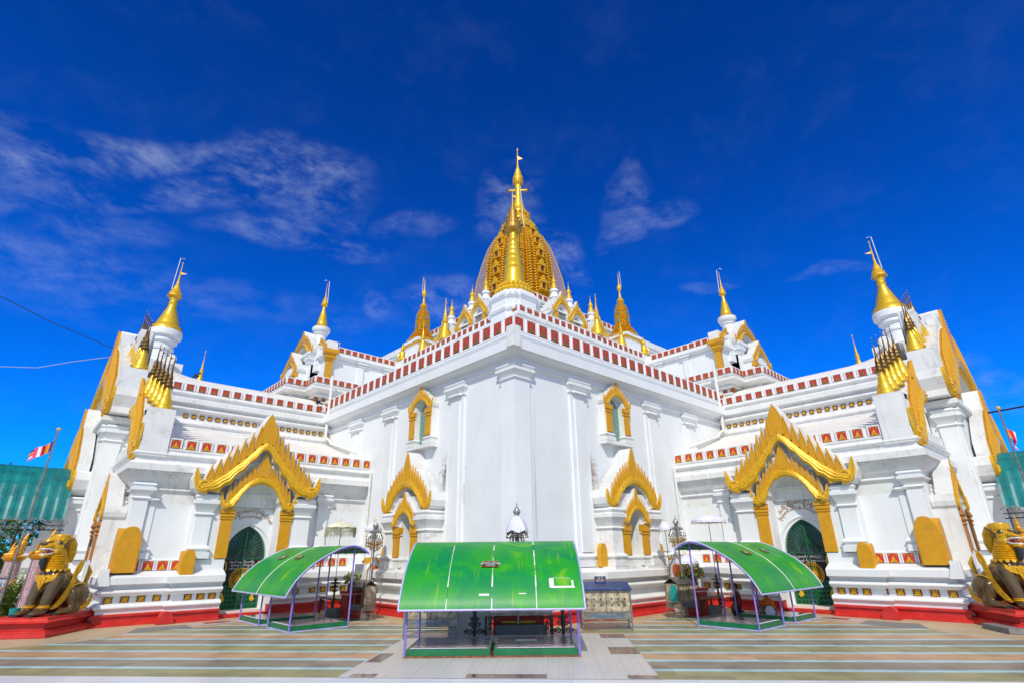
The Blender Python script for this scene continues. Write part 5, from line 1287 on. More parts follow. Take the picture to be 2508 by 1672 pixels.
# ================================================================== OFFERING TABLES, POSTS
def scroll(m,c,ux,r,turns=1.6,flip=1,w_=.018):
    pts=[]
    for i in range(15):
        t=i/14; a=turns*2*PI*t; q=r*(1-.75*t)
        pts.append(Vector(c)+Vector(ux)*(q*math.cos(a)*flip)+Vector((0,0,1))*q*math.sin(a))
    m.tube(pts,w_,5,caps=False)
def otable(label,loc,rz,w_,d_,h=.70):
    t=thing('offering_table',label,'table',(loc[0],loc[1],0),rz,'iron offering tables')
    MB().box(-.04,w_+.04,-.04,d_+.04,h-.10,h).build('tabletop','steel',t)
    for x in (0,w_):
        for y in (0,d_): MB().box(x-.035,x+.035,y-.035,y+.035,0,h-.1).build('leg','darksteel',t)
    for s,x in ((1,.06),(-1,w_-.06)):
        m=MB(); 
        for z,q in ((h-.2,.09),(h-.36,.07),(h-.5,.05)): scroll(m,(x+s*.1,0,z),(s,0,0),q)
        scroll(m,(x+s*.26,0,h-.18),(s,0,0),.07); m.build('scroll_bracket','darksteel',t)
    return t
otable('long iron table with scroll brackets behind the central pavilion platform',(-2.22,-.77),R(-42),2.27,.6)
otable('iron offering table behind the left pavilion',(-2.9,10.9),R(-90),2.4,.6,.72)
otable('iron offering table with a white tray behind the kneeling woman',(8.0,-3.1),0,2.0,.6,.72)
tag(MB().box(-.0,1.78,0,.5,0,.30).build('planter','planter',None,loc=(-1.94,-.92,0)),'long dark tiled planter under the central iron table','planter'); S.objects['planter'].rotation_euler=(0,0,R(-43))
for (x,y,rz,lb) in ((-3.25,9.52,-90,'grey square planter trough beside the left iron table'),(8.55,-3.2,0,'grey square planter trough beside the right iron table')):
    m=MB(); m.box(0,1.0,0,.75,0,.30); m.box(.06,.94,.06,.69,.301,.32); tag(m.build('planter','concrete',None,loc=(x,y,0)),lb,'planter').rotation_euler=(0,0,R(rz))
for (x,y,lb) in ((-2.55,-.57,'black iron lamp post foot with scrolls left of the central table'),(-.2,-2.49,'black iron lamp post foot with scrolls right of the central table')):
    t=thing('iron_post',lb,'post',(x,y,0),R(-43),'iron posts with scroll feet')
    m=MB(); m.tube([(0,0,0),(0,0,2.5)],.06,8); 
    for i in range(14): m.tube([(0,0,.1+.15*i),(0,0,.15+.15*i)],.075,8)
    m.build('shaft','darksteel',t)
    m=MB()
    for s in (1,-1):
        for z,q,o_ in ((.12,.10,.17),(.33,.09,.12),(.12,.06,.30),(.5,.06,.1)): scroll(m,(s*o_,0,z),(s,0,0),q,1.5,w_=.02)
    m.build('scroll_foot','darksteel',t)
# central red altar and lotus shrine behind the pavilion
t=thing('altar','red and gold altar behind the central iron table','altar',(-.75,-.85,0),R(-43))
MB().box(-.9,.9,-.25,.35,0,.55).build('base','red',t); m=MB(); m.box(-.75,.75,-.28,-.24,.18,.26); m.box(-.6,.6,-.28,-.24,.30,.36); m.box(-.95,.95,-.3,.4,.55,.62); m.build('gilt_moulding','gold',t)
m=MB(); 
for i in range(9): m.lathe([(.07,.62),(.09,.68),(.11,.78),(.09,.84),(.05,.86)],-.7+.17*i,.0,0,10)
m.build('offering_bowl','greendoor',t,smooth=60)
t=thing('tiled_altar_base','white tiled block with a dado behind the central pavilion, left of the iron table','block',(-2.9,.45,0),R(-42))
MB().box(0,1.5,0,.4,.0,.85).build('block','marble',t); MB().box(-.03,1.53,-.03,.43,.85,.92).build('capping','cream',t)
# planetary post: tin umbrella with white cloth, centre
def hti(label,loc,ztop,s,cloth=None,group='tin umbrellas hung with bells'):
    t=thing('tiered_umbrella',label,'ceremonial umbrella',(loc[0],loc[1],0),0,group)
    MB().tube([(0,0,0),(0,0,ztop-.7*s)],.045,8).build('pole','steel',t,smooth=50)
    z=ztop
    m=MB().lathe([(.0,z),(.015,z-.05*s),(.03,z-.1*s),(.015,z-.14*s),(.05*s,z-.2*s),(.12*s,z-.3*s),(.14*s,z-.38*s),(.09*s,z-.47*s),(.05*s,z-.52*s)],n=8)
    for i in range(8):
        a=i*PI/4; m.tube([(0,0,z-.15*s),(.13*s*math.cos(a),.13*s*math.sin(a),z-.33*s),(.05*s*math.cos(a),.05*s*math.sin(a),z-.52*s)],.012,4)
    m.build('bud_finial','silver',t,smooth=60)
    m=MB()
    tiers=[(.10,.52,.30,.66),(.26,.68,.40,.95)] if not cloth else [(.22,.98,.42,1.25)]
    for r0,z0,r1,z1 in tiers:
        for i in range(20):
            a=i*PI/10; b=a+PI/10
            m.tube([(r0*s*math.cos(a),r0*s*math.sin(a),z-z0*s),(r1*s*math.cos(a),r1*s*math.sin(a),z-z1*s)],.012*s+.004,4)
            m.tube([(r1*s*math.cos(a),r1*s*math.sin(a),z-z1*s),(r1*s*math.cos(b),r1*s*math.sin(b),z-z1*s)],.014,4)
            q=.5; r_=(r0+r1)/2; zz=z-(z0+z1)/2*s
            m.tube([(r_*s*math.cos(a),r_*s*math.sin(a),zz),(r_*s*math.cos(b),r_*s*math.sin(b),zz)],.01,4)
            m.ball(((r0*.3+r1*.7)*s*math.cos(a+.15),(r0*.3+r1*.7)*s*math.sin(a+.15),z-(z0*.3+z1*.7)*s),.035*s,5,4)
    m.build('pierced_tier','silver',t)
    m=MB()
    for k_,(rr_,za,ln) in enumerate(((.38,.97,.30),(.28,1.0,.42),(.18,1.0,.5))):
        for i in range(16):
            a=i*PI/8+k_*.2; x,y=rr_*s*math.cos(a),rr_*s*math.sin(a); l=ln*(.6+.4*random.random())
            m.tube([(x,y,z-za*s),(x,y,z-(za+l)*s)],.007,3)
            for q in (.5,1.0):
                zz=z-(za+l*q)*s; m.add([(x-.03,y,zz),(x,y-.01,zz+.04),(x+.03,y,zz),(x,y,zz-.05)],[(0,1,2,3)]); m.add([(x,y-.03,zz),(x,y,zz+.04),(x,y+.03,zz),(x,y,zz-.05)],[(0,1,2,3)])
    m.build('hanging_bells','hang' if cloth else 'oldgold',t)
    if cloth:
        m=MB(); pr=[(.03,z-.48*s),(.10*s,z-.52*s),(.22*s,z-.62*s),(.31*s,z-.76*s),(.37*s,z-.92*s),(.42*s,z-1.06*s)]
        m.lathe(pr,n=28)
        for i,v in enumerate(m.v):
            a=math.atan2(v[1],v[0]); k=1+.05*math.sin(a*7)+.04*math.sin(a*11+1); m.v[i]=(v[0]*k,v[1]*k,v[2]-.05*math.sin(a*5)*(1 if v[2]<z-.85*s else 0))
        m.build('cloth_cover','cloth',t,smooth=60)
    return t
hti('silver umbrella wrapped in white cloth with golden leaves, above the central roof',(-1.15,-1.25),4.38,1.0,True)
hti('tiered silver umbrella with bells between the left pavilion and the shrine window',(-2.1,7.55),4.22,1.0)
hti('tiered silver umbrella with bells left of the right pavilion',(7.9,-2.4),4.20,1.0)
def parasol(label,loc,ztop,r,kind,zb=1.45,group='cloth parasols on tall poles'):
    t=thing('parasol',label,'parasol',(loc[0],loc[1],0),0,group)
    MB().tube([(0,0,0),(0,0,ztop)],.016,6).build('pole','darksteel',t)
    if zb:
        m=MB(); m.tube([(0,0,0),(0,0,zb-.1)],.05,8); m.lathe([(.14,zb-.12),(.28,zb-.08),(.28,zb-.05),(.05,zb-.02),(.08,zb+.08),(.03,zb+.14)],n=10)
        for a in (0,PI/2,PI,3*PI/2):
            for z_,q in ((zb-.25,.07),(zb-.42,.06),(.15,.09)): scroll(m,(.1*math.cos(a),.1*math.sin(a),z_),(math.cos(a),math.sin(a),0),q,1.4,w_=.014)
        m.build('scroll_stand','darksteel',t)
    m=MB(); m.lathe([(.02,ztop-.08),(.3*r,ztop-.12),(.62*r,ztop-.20),(.9*r,ztop-.30),(r,ztop-.38)],n=24)
    for i,v in enumerate(m.v):
        a=math.atan2(v[1],v[0]); q=math.hypot(v[0],v[1])/r; m.v[i]=(v[0],v[1],v[2]-.05*q*abs(math.sin(a*4)))
    c=m.build('canopy','cream_cloth' if kind=='fringe' else 'cloth',t,smooth=50)
    m=MB()
    if kind=='fringe':
        for i in range(110):
            a=i*2*PI/110; x,y=r*math.cos(a),r*math.sin(a); l=.34+.14*random.random(); z=ztop-.38
            m.tube([(x,y,z),(x+.01,y,z-l*.5),(x-.01,y+.01,z-l)],.010,3,caps=False)
        for i in range(48):
            a=i*2*PI/48; b=(i+1)*2*PI/48; m.tube([(r*math.cos(a),r*math.sin(a),ztop-.5),(r*math.cos((a+b)/2),r*math.sin((a+b)/2),ztop-.62),(r*math.cos(b),r*math.sin(b),ztop-.5)],.009,3,caps=False)
        m.build('fringe','fringe',c)
    else:
        n=36
        for i in range(n):
            a=i*2*PI/n; b=(i+1)*2*PI/n; q=1+.03*(i%2); q2=1+.03*((i+1)%2); z=ztop-.38
            m.add([(r*math.cos(a),r*math.sin(a),z),(r*math.cos(b),r*math.sin(b),z),(r*q2*math.cos(b),r*q2*math.sin(b),z-.11),(r*q*math.cos(a),r*q*math.sin(a),z-.11)],[(0,1,2,3)])
        m.build('valance','cloth',c)
        m=MB()
        for i in range(18): a=i*2*PI/18; m.ball((r*1.03*math.cos(a),r*1.03*math.sin(a),ztop-.52),.022,5,4)
        m.build('gold_bead','brightgold',c)
    MB().lathe([(.03,ztop-.08),(.04,ztop-.04),(.012,ztop+.02),(0,ztop+.08)],n=6).build('finial','gold',t)
    return t
parasol('cream parasol with long olive fringe beside the left doorway',(-3.0,9.30),4.22,.72,'fringe')
parasol('white parasol with gold beads left of the right doorway',(9.85,-3.0),4.34,.78,'cloth')
parasol('small white parasol behind the left tiered umbrella',(-1.9,8.1),4.15,.38,'cloth',0)
parasol('small white parasol behind the right tiered umbrella',(7.75,-1.9),4.0,.3,'cloth',0)
parasol('white parasol low over the shrine flowers at the right',(8.4,-2.4),2.55,.5,'cloth',0)
# flowers
def bouquet(label,loc,z,s,cols,n=150,seed=1):
    rnd=random.Random(seed); t=thing('flower_arrangement',label,'flowers',(loc[0],loc[1],z),0)
    MB().lathe([(.10,-.3),(.13,-.25),(.16,-.12),(.12,0),(.15,.05)],n=12).build('vase','red',t,smooth=50)
    lf=MB(); fl={c:MB() for c in cols}
    for i in range(n):
        a=rnd.random()*2*PI; el=rnd.random(); r=s*(.45+.55*rnd.random()); p=Vector((math.cos(a)*math.sqrt(1-el*el*.8),math.sin(a)*math.sqrt(1-el*el*.8),el*1.1+.1))*r*.75
        d=Vector((rnd.uniform(-1,1),rnd.uniform(-1,1),rnd.uniform(-.3,1))).normalized()*.14*s*2; q=d.cross(Vector((0,0,1))).normalized()*.03
        for k in range(3):
            o_=Vector((rnd.uniform(-.1,.1),)*3); lf.add([p+o_*.5,p+d*.5+q+o_,p+d+o_,p+d*.5-q+o_],[(0,1,2,3)])
        if rnd.random()<.55:
            c=rnd.choice(cols); pc=p*1.08; k0=fl[c]
            for j in range(6):
                b=j*PI/3+rnd.random(); u=Vector((math.cos(b),math.sin(b),.5+rnd.random()*.4))*.055; v=Vector((-math.sin(b),math.cos(b),0))*.025
                k0.add([pc,pc+u*.6+v,pc+u,pc+u*.6-v],[(0,1,2,3)])
            k0.ball(pc,.022,5,4)
    lf.build('foliage','leaf' if 'petalred' in cols else 'leaflite',t)
    for c in fl: fl[c].build('blossoms',c,t)
    return t
bouquet('white lilies in green leaves on the red stand beside the left cabinet',(-2.75,8.05),1.38,.55,['petalwhite'],170,3)
bouquet('red white and yellow flower arrangement behind the right pavilion post',(8.1,-2.85),1.45,.62,['petalred','petalred','petalwhite','petalyellow'],230,5)
for (x,y,lb) in ((-2.75,8.05,'red draped stand under the white lilies'),(8.3,-2.8,'red draped stand under the red flowers')):
    t=thing('flower_stand',lb,'stand',(x,y,0)); MB().box(-.35,.35,-.3,.3,0,.98).build('drape','darkred',t); MB().box(-.42,.42,-.36,.36,.98,1.08).build('top','red',t)
    m=MB(); m.box(-.425,.425,-.365,.365,.93,.975); m.build('white_border','cloth',t)
for (x,y,rz,lb) in ((-1.25,9.7,0,'white shrine niche with an orange oval beside the left tiered umbrella'),(9.0,-1.3,-PI/2,'white shrine niche behind the right flowers')):
    t=thing('shrine_niche',lb,'shrine',(x,y,0),rz)
    F=lambda u,v,n_:(u,-n_,v)
    MB().box(-.1,.8,-.1,1.0,.0,2.15).build('block','white',t)
    m=MB(); m.ext([(-.12,1.1),(.82,1.1),(.82,1.9),(.6,2.2),(.35,2.6),(.1,2.2),(-.12,1.9)],F,.1,.24); m.build('gable','white',t)
    m=MB(); m.tube([F(u,v,.25) for u,v in ((-.08,1.4),(-.05,1.9),(.12,2.1),(.35,2.5),(.58,2.1),(.75,1.9),(.78,1.4))],.025,5); m.build('gilt_edge','rust',t)
    m=MB(); m.ext([(.35+.2*math.cos(a),1.75+.33*math.sin(a)) for a in [q*PI/10 for q in range(20)]],F,.24,.27); m.build('orange_oval','orange',t)
    m=MB(); m.box(-.1,.9,-.12,.3,2.2,2.32); m.box(.0,.8,-.1,.25,2.32,2.45); m.build('gilt_canopy','gold',t)
# tray of cups
m=MB(); m.box(0,.75,0,.3,0,.03)
for i in range(6):
    for j in range(2): m.lathe([(.035,.03),(.05,.12),(.045,.12),(.03,.04)],.08+.12*i,.08+.14*j,0,8)
tag(m.build('tray_of_cups','cloth',None,loc=(8.5,-3.0,.72)),'white tray of small cups on the right iron table','tray')
# ================================================================== SCULPTED BODIES
def blob(name,mats,parent,parts,vox=.03,smooth_it=6,fn=None):
    """parts: ('c',p0,r0,p1,r1) tapered capsule | ('e',centre,(rx,ry,rz)[,rot]) ellipsoid -> one continuous skin"""
    m=MB()
    for q in parts:
        if q[0]=='c':
            p0,r0,p1,r1=Vector(q[1]),q[2],Vector(q[3]),q[4]; n=6
            pts=[p0.lerp(p1,i/n) for i in range(n+1)]; rs=[r0+(r1-r0)*i/n for i in range(n+1)]
            m.tube(pts,rs,14); m.ball(p0,r0,14,10); m.ball(p1,r1,14,10)
        else:
            m.ball(q[1],1.,18,12,q[2],q[3] if len(q)>3 else None)
    o=m.build(name,mats,None)
    md=o.modifiers.new('r','REMESH'); md.mode='VOXEL'; md.voxel_size=vox
    ms_=o.modifiers.new('s','SMOOTH'); ms_.factor=.5; ms_.iterations=smooth_it
    dg=bpy.context.evaluated_depsgraph_get(); me=bpy.data.meshes.new_from_object(o.evaluated_get(dg)); me.name=name
    old=o.data; o.modifiers.clear(); o.data=me; bpy.data.meshes.remove(old)
    for p in me.polygons: p.use_smooth=True
    if fn:
        for v in me.vertices: v.co=fn(v.co)
    o.parent=parent; return o
def rx(a): return Matrix.Rotation(R(a),3,'X')
def lion(label,loc,rz,z):
    t=thing('guardian_lion_statue',label,'statue',(loc[0],loc[1],z),rz,'bronze guardian lions')
    B=[('e',(0,-.28,1.15),(.43,.42,.52)),('c',(0,-.2,1.15),.43,(0,.5,.62),.46),('e',(0,.62,.55),(.46,.40,.46))]
    for s in (-1,1):
        B+=[('c',(s*.30,-.42,1.18),.23,(s*.29,-.60,.55),.175),('c',(s*.29,-.60,.55),.175,(s*.29,-.66,.14),.135),('e',(s*.29,-.84,.10),(.17,.27,.105)),
            ('e',(s*.40,.45,.55),(.20,.44,.42)),('c',(s*.42,.22,.68),.18,(s*.45,.30,.18),.15),('c',(s*.45,.45,.14),.13,(s*.47,-.06,.10),.12),('e',(s*.47,-.12,.09),(.14,.2,.09))]
        for k in range(4): 
            dx=(-.105+.07*k)
            B+=[('c',(s*.29+dx,-.98,.10),.045,(s*.29+dx*1.1,-1.09,.055),.04),('c',(s*.47+dx*.9,-.24,.08),.04,(s*.47+dx,-.34,.045),.035)]
    B+=[('c',(0,-.35,1.5),.34,(0,-.42,2.0),.27)]
    bd=blob('body','bronze',t,B,.026,5)
    m=MB()
    for s in (-1,1):
        for k in range(4):
            dx=(-.105+.07*k); m.tube([(s*.29+dx*1.1,-1.10,.07),(s*.29+dx*1.12,-1.155,.045),(s*.29+dx*1.12,-1.175,.012)],[.03,.024,.006],6); m.tube([(s*.47+dx,-.35,.055),(s*.47+dx,-.40,.03),(s*.47+dx,-.42,.008)],[.026,.02,.005],6)
    m.build('claws','nail',t,smooth=60)
    # head
    H=[('e',(0,-.52,2.22),(.29,.34,.27)),('e',(0,-.80,2.27),(.20,.28,.11)),('c',(0,-.62,2.02),.15,(0,-.96,1.93),.09),('e',(0,-.90,1.945),(.15,.17,.065)),('c',(0,-.42,1.98),.28,(0,-.34,1.62),.35)]
    for s in (-1,1): H+=[('e',(s*.20,-.56,2.08),(.10,.2,.14)),('c',(s*.2,-.5,2.36),.09,(s*.26,-.40,2.42),.06)]
    hd=blob('head','liongold',t,H,.024,3)
    blob('brown_face_mask','bronze',hd,[('e',(0,-1.03,2.34),(.12,.09,.065)),('c',(0,-.98,2.345),.055,(0,-.70,2.40),.06),('e',(.165,-.60,2.36),(.11,.13,.075)),('e',(-.165,-.60,2.36),(.11,.13,.075)),('c',(.27,-.48,2.32),.06,(.33,-.40,2.16),.03),('c',(-.27,-.48,2.32),.06,(-.33,-.40,2.16),.03),('c',(.26,-.42,2.40),.06,(.40,-.28,2.52),.015),('c',(-.26,-.42,2.40),.06,(-.40,-.28,2.52),.015)],.018,2)
    m=MB()
    for s in (-1,1): m.ball((s*.20,-.70,2.385),.042,10,8)
    e_=m.build('eye','toothwhite',hd,smooth=60); m=MB()
    for s in (-1,1): m.ball((s*.215,-.735,2.39),.02,8,6); m.ball((s*.045,-1.105,2.35),.02,6,5)
    m.build('pupil','black',hd)
    m=MB()
    for s in (-1,1):   # lips and teeth
        m.tube([(0,-1.06,2.185),(s*.10,-1.03,2.18),(s*.17,-.88,2.165),(s*.19,-.70,2.10)],.022,6)
        m.tube([(0,-1.05,1.985),(s*.09,-1.02,1.99),(s*.14,-.88,2.0),(s*.18,-.70,2.07)],.020,6)
        for i in range(5):
            y=-1.03+.075*i; x=s*(.06+.10*min(1,i/3)); m.lathe([(.018,0),(0,-.06 if i!=1 else -.10)],x,y,2.175,5); m.lathe([(.016,0),(0,.05 if i!=1 else .09)],x*.9,y,1.99,5)
    m.build('teeth','toothwhite',hd)
    m=MB(); m.ball((0,-.84,2.03),.1,10,6,(.9,1.6,.35),rx(-10)); m.ball((0,-.74,2.09),.12,10,6,(1.2,1.1,.8)); m.build('tongue','mouthred',hd,smooth=60)
    m=MB(); m.tube([(0,-.90,1.90),(0,-.90,1.72),(0,-.84,1.52),(0,-.74,1.42)],[.10,.11,.07,.02],8,flat=.9); m.build('beard','beard',hd,smooth=60)
    # crown and mane
    m=MB(); m.lathe([(.25,2.40),(.30,2.48),(.25,2.52),(.27,2.60),(.24,2.66),(.0,2.70)],0,-.42,0,16,1,1.1)
    for k in range(11):
        a=-PI*.5+(k-5)*.42; x,y=.25*math.cos(a),-.42+.28*math.sin(a)
        m.ext([(-.08,2.44),(.08,2.44),(.07,2.58),(0,2.64),(-.07,2.58)],lambda u,v,n_:(x-u*math.sin(a)+n_*math.cos(a),y+u*math.cos(a)+n_*math.sin(a),v),0,.03)
    m.build('crown','liongold',t,smooth=45)
    m=MB()
    for k in range(9):
        z=1.50+.055*k; r=.37-.010*k; m.lathe([(r,z-.03),(r+.03,z),(r,z+.03)],0,-.38-.012*k,0,20,1,1.05)
    for k in range(16):
        a=k*PI/8; m.ext([(-.06,0),(.06,0),(.05,-.06),(0,-.09),(-.05,-.06)],lambda u,v,n_:((.40+n_-v*.2)*math.cos(a)-u*math.sin(a),-.34+(.42+n_-v*.3)*math.sin(a)+u*math.cos(a),1.50+v),0,.025)
    m.build('collar','liongold',t,smooth=45)
    # hanging mane down the back
    m=MB()
    m.tube([(0,-.15,2.5),(0,-.02,2.3),(0,.02,2.0),(0,.05,1.7)],[.18,.2,.2,.12],8,flat=1.2)
    m.build('mane','liongold',t,smooth=60)
    m=MB()
    for s in (-1,1):
        # wing flames at the shoulder
        m.ext([(.05,1.25),(.20,1.25),(.32,1.40),(.36,1.60),(.34,1.82),(.27,1.74),(.18,1.70),(.11,1.52)],lambda u,v,n_:(s*(.36+n_),u,v),0,.05)
        for i in range(4): m.tube([(s*.42,.12+.04*i,1.22+.08*i),(s*.43,.24+.02*i,1.45+.10*i)],.014,4)
    m.build('wing','liongold',t)
    m=MB()
    for s in (-1,1):
        # flank strip down to the forepaw, chest pendant wings, anklets
        pts=[(.12,1.42),(.10,1.1),(-.02,.8),(-.18,.5),(-.38,.28),(-.52,.22)]
        w_=[.06,.10,.12,.12,.10,.05]
        L_=[(y-w,z) for (y,z),w in zip(pts,w_)]; R_=[(y+w,z-.03) for (y,z),w in zip(pts,w_)]
        m.ext(L_+R_[::-1],lambda u,v,n_:(s*(.42+n_),u,v),0,.03)
        for (y,z) in pts[1:-1]: m.ball((s*.455,y,z),.03,6,4)
        m.ext([(.70,.28),(.85,.40),(.92,.62),(1.02,.50),(.95,.25),(.75,.10),(.45,.07),(.5,.16)],lambda u,v,n_:(s*(.47+n_),u,v),0,.03)
        m.tube([(s*.43,.1,.90),(s*.46,.25,.98),(s*.44,.45,1.0),(s*.38,.65,.95),(s*.3,.8,.85)],.028,6)
        m.lathe([(.155,.24),(.185,.27),(.155,.30)],s*.29,-.655,0,16); m.lathe([(.155,.30),(.18,.32),(.155,.34)],s*.29,-.65,0,16)
        m.ext([(0,1.30),(.16,1.40),(.34,1.38),(.44,1.47),(.42,1.30),(.34,1.20),(.2,1.16),(.08,1.12)],lambda u,v,n_:(s*u,-.70+.42*u*u*1.6-n_,v-.08),0,.05)
    m.ext([(-.16,1.28),(0,1.36),(.16,1.28),(.12,1.08),(0,.86),(-.12,1.08)],lambda u,v,n_:(u,-.70-n_,v-.03),0,.06)
    for i in range(5): m.ball((0,-.77,1.22-.07*i),.03,6,5)
    m.build('gilt_ornament','liongold',t,smooth=45)
    m=MB(); m.tube([(0,1.0,.3),(0,1.12,.6),(0,1.02,1.0),(0,1.1,1.35),(0,1.0,1.6)],[.08,.09,.07,.09,.02],8); m.build('tail','liongold',t,smooth=60)
    t.scale=(1.06,1.06,1.05); return t
EX=Vector((-.78,-.626,0))   # the way the left lion looks
aL=math.atan2(EX.y,EX.x)+PI/2
pedc=Vector((-13.17,10.12,0))
def ped(label,corner,along,across,L_,W_,mir):
    t=thing('pedestal',label,'pedestal',(0,0,0),0,'red stepped pedestals under the lions')
    c=Vector(corner); pts=[c,c+along*L_,c+along*L_+across*W_,c+across*W_]
    path=[(p.x,p.y) for p in pts]
    a=Vector(path[1])-Vector(path[0]); b=Vector(path[2])-Vector(path[1])
    if a.x*b.y-a.y*b.x>0: path=path[::-1]
    pr=[(0,0),(0,.14),(-.10,.16),(-.10,.20),(-.22,.22),(-.30,.24),(-.30,.37),(-.22,.38),(-.22,.41)]+torus(-.16,.42,.53,.08)+[(-.17,.55),(-.18,.56),(-.18,.63)]
    m=MB().sweep(path,pr,closed=True); m.add([(q[0],q[1],.63) for q in MBin(path,.18)],[(0,1,2,3)]); m.build('stepped_block','red',t,smooth=35)
    return t
def MBin(path,d):
    k=len(path); out=[]
    for i in range(k):
        a=Vector(path[i-1]);b=Vector(path[i]);c=Vector(path[(i+1)%k]); n0=(b-a).normalized(); n1=(c-b).normalized()
        n0=Vector((-n0.y,n0.x)); n1=Vector((-n1.y,n1.x)); v=(n0+n1)/(1+n0.dot(n1)); out.append(b-v*d)
    return out
AL=Vector((.573,.82,0)); AC=Vector((-.82,.573,0))
ped('red stepped pedestal at the left edge under the seated lion',pedc,AL,AC,3.2,2.3,False)
sw=lambda v:Vector((v.y,v.x,0))
ped('red stepped pedestal at the right edge under the seated lion',sw(pedc),sw(AL),sw(AC),3.2,2.3,True)
lc=pedc+AC*.80+AL*1.40
lion('bronze and gold seated lion statue with open mouth at the left edge',(lc.x,lc.y),aL,.63)
l2=sw(lc); e2_=sw(EX); lion('bronze and gold seated lion statue with open mouth at the right edge',(l2.x,l2.y),math.atan2(e2_.y,e2_.x)+PI/2,.63)
# mosaic pillars with gilded nagas
def naga(label,loc,rz,zt,h):
    t=thing('mosaic_pillar',label,'pillar',(loc[0],loc[1],0),rz,'pink mosaic pillars with gilded figures')
    MB().lathe([(.34,0),(.28,zt-.1)],n=20).build('shaft','mosaic',t,smooth=50)
    MB().lathe([(.30,zt-.14),(.42,zt-.02),(.44,zt+.04),(.34,zt+.08)],n=20).build('capital','figuregold',t,smooth=45)
    P=[('e',(0,.05,zt+.2),(.28,.2,.14)),('c',(.05,0,zt+.2),.16,(.12,0,zt+.55),.13),('e',(.14,0,zt+.60),(.15,.12,.10)),('e',(.17,-.01,zt+.76),(.085,.09,.10)),('c',(.18,0,zt+.84),.06,(.25,0,zt+1.08),.008),
       ('c',(.0,-.1,zt+.5),.05,(-.12,-.2,zt+.32),.04),('c',(.2,.1,zt+.5),.05,(.1,.2,zt+.3),.04),('c',(-.1,-.15,zt+.14),.09,(-.32,-.1,zt+.12),.06),('c',(-.15,.15,zt+.14),.09,(-.35,.12,zt+.12),.06),
       ('e',(-.16,0,zt+.30),(.09,.09,.16)),('e',(-.15,0,zt+.48),(.05,.05,.06)),('c',(-.15,0,zt+.52),.03,(-.12,0,zt+.65),.006)]
    blob('gilded_figure','figuregold',t,P,.02,3); return t
def mosaic():
    m=bpy.data.materials.new('pink_mosaic'); m.use_nodes=True; N,L,b=nodes_of(m); tc=N.new('ShaderNodeTexCoord')
    v=N.new('ShaderNodeTexVoronoi'); v.inputs['Scale'].default_value=16; v.feature='DISTANCE_TO_EDGE'; v.inputs['Randomness'].default_value=.5; L.new(tc.outputs['Object'],v.inputs[0])
    cr=N.new('ShaderNodeValToRGB'); e=cr.color_ramp.elements; e[0].position=.05; e[0].color=(.60,.50,.52,1); e[1].position=.12; e[1].color=(.36,.17,.20,1); L.new(v.outputs[0],cr.inputs[0]); L.new(cr.outputs[0],b.inputs['Base Color']); b.inputs['Roughness'].default_value=.3; return m
M['mosaic']=mosaic()
naga('pink mosaic pillar with gilded figures beside the left lion',(-13.72,13.6),R(0),2.68,1)
naga('second pink mosaic pillar with gilded figure, partly behind the flagpole at far left',(-14.45,16.2),R(0),2.62,1)
naga('pink mosaic pillar with gilded figures at the right edge behind the lion',(13.6,-13.72),R(180),2.68,1)
# ================================================================== PEOPLE
def hand(parts,wrist,dirv,up,s=1.):
    w=Vector(wrist);d=Vector(dirv).normalized();u=Vector(up).normalized();r=d.cross(u).normalized()
    parts.append(('e',tuple(w+d*.045),(.034,.034,.034)))
    for i,(o_,l) in enumerate(((-.027,.055),(-.009,.066),(.009,.062),(.026,.048))):
        a=w+d*.07+r*o_; b=a+d*l*.55-u*.008; c=b+d*l*.4-u*.022
        parts+= [('c',tuple(a),.0105,tuple(b),.0098),('c',tuple(b),.0098,tuple(c),.0085)]
    a=w+d*.03-r*.032; parts.append(('c',tuple(a),.012,tuple(a+d*.035-r*.024),.0095))
def face(parts,c,f,s=1.):
    "head with nose, lips, chin, ears; f = facing direction"
    c=Vector(c); f=Vector(f).normalized(); u=Vector((0,0,1)); u=(u-f*u.dot(f)).normalized(); r=f.cross(u)
    parts+= [('e',tuple(c),(.078,.085,.10)),('e',tuple(c-u*.05+f*.025),(.058,.06,.062)),('c',tuple(c+f*.082+u*.02),.010,tuple(c+f*.102-u*.018),.014),('e',tuple(c+f*.085-u*.05),(.02,.02,.01)),('e',tuple(c+f*.07-u*.088),(.022,.022,.018)),
            ('e',tuple(c+r*.08),(.014,.018,.028)),('e',tuple(c-r*.08),(.014,.018,.028))]
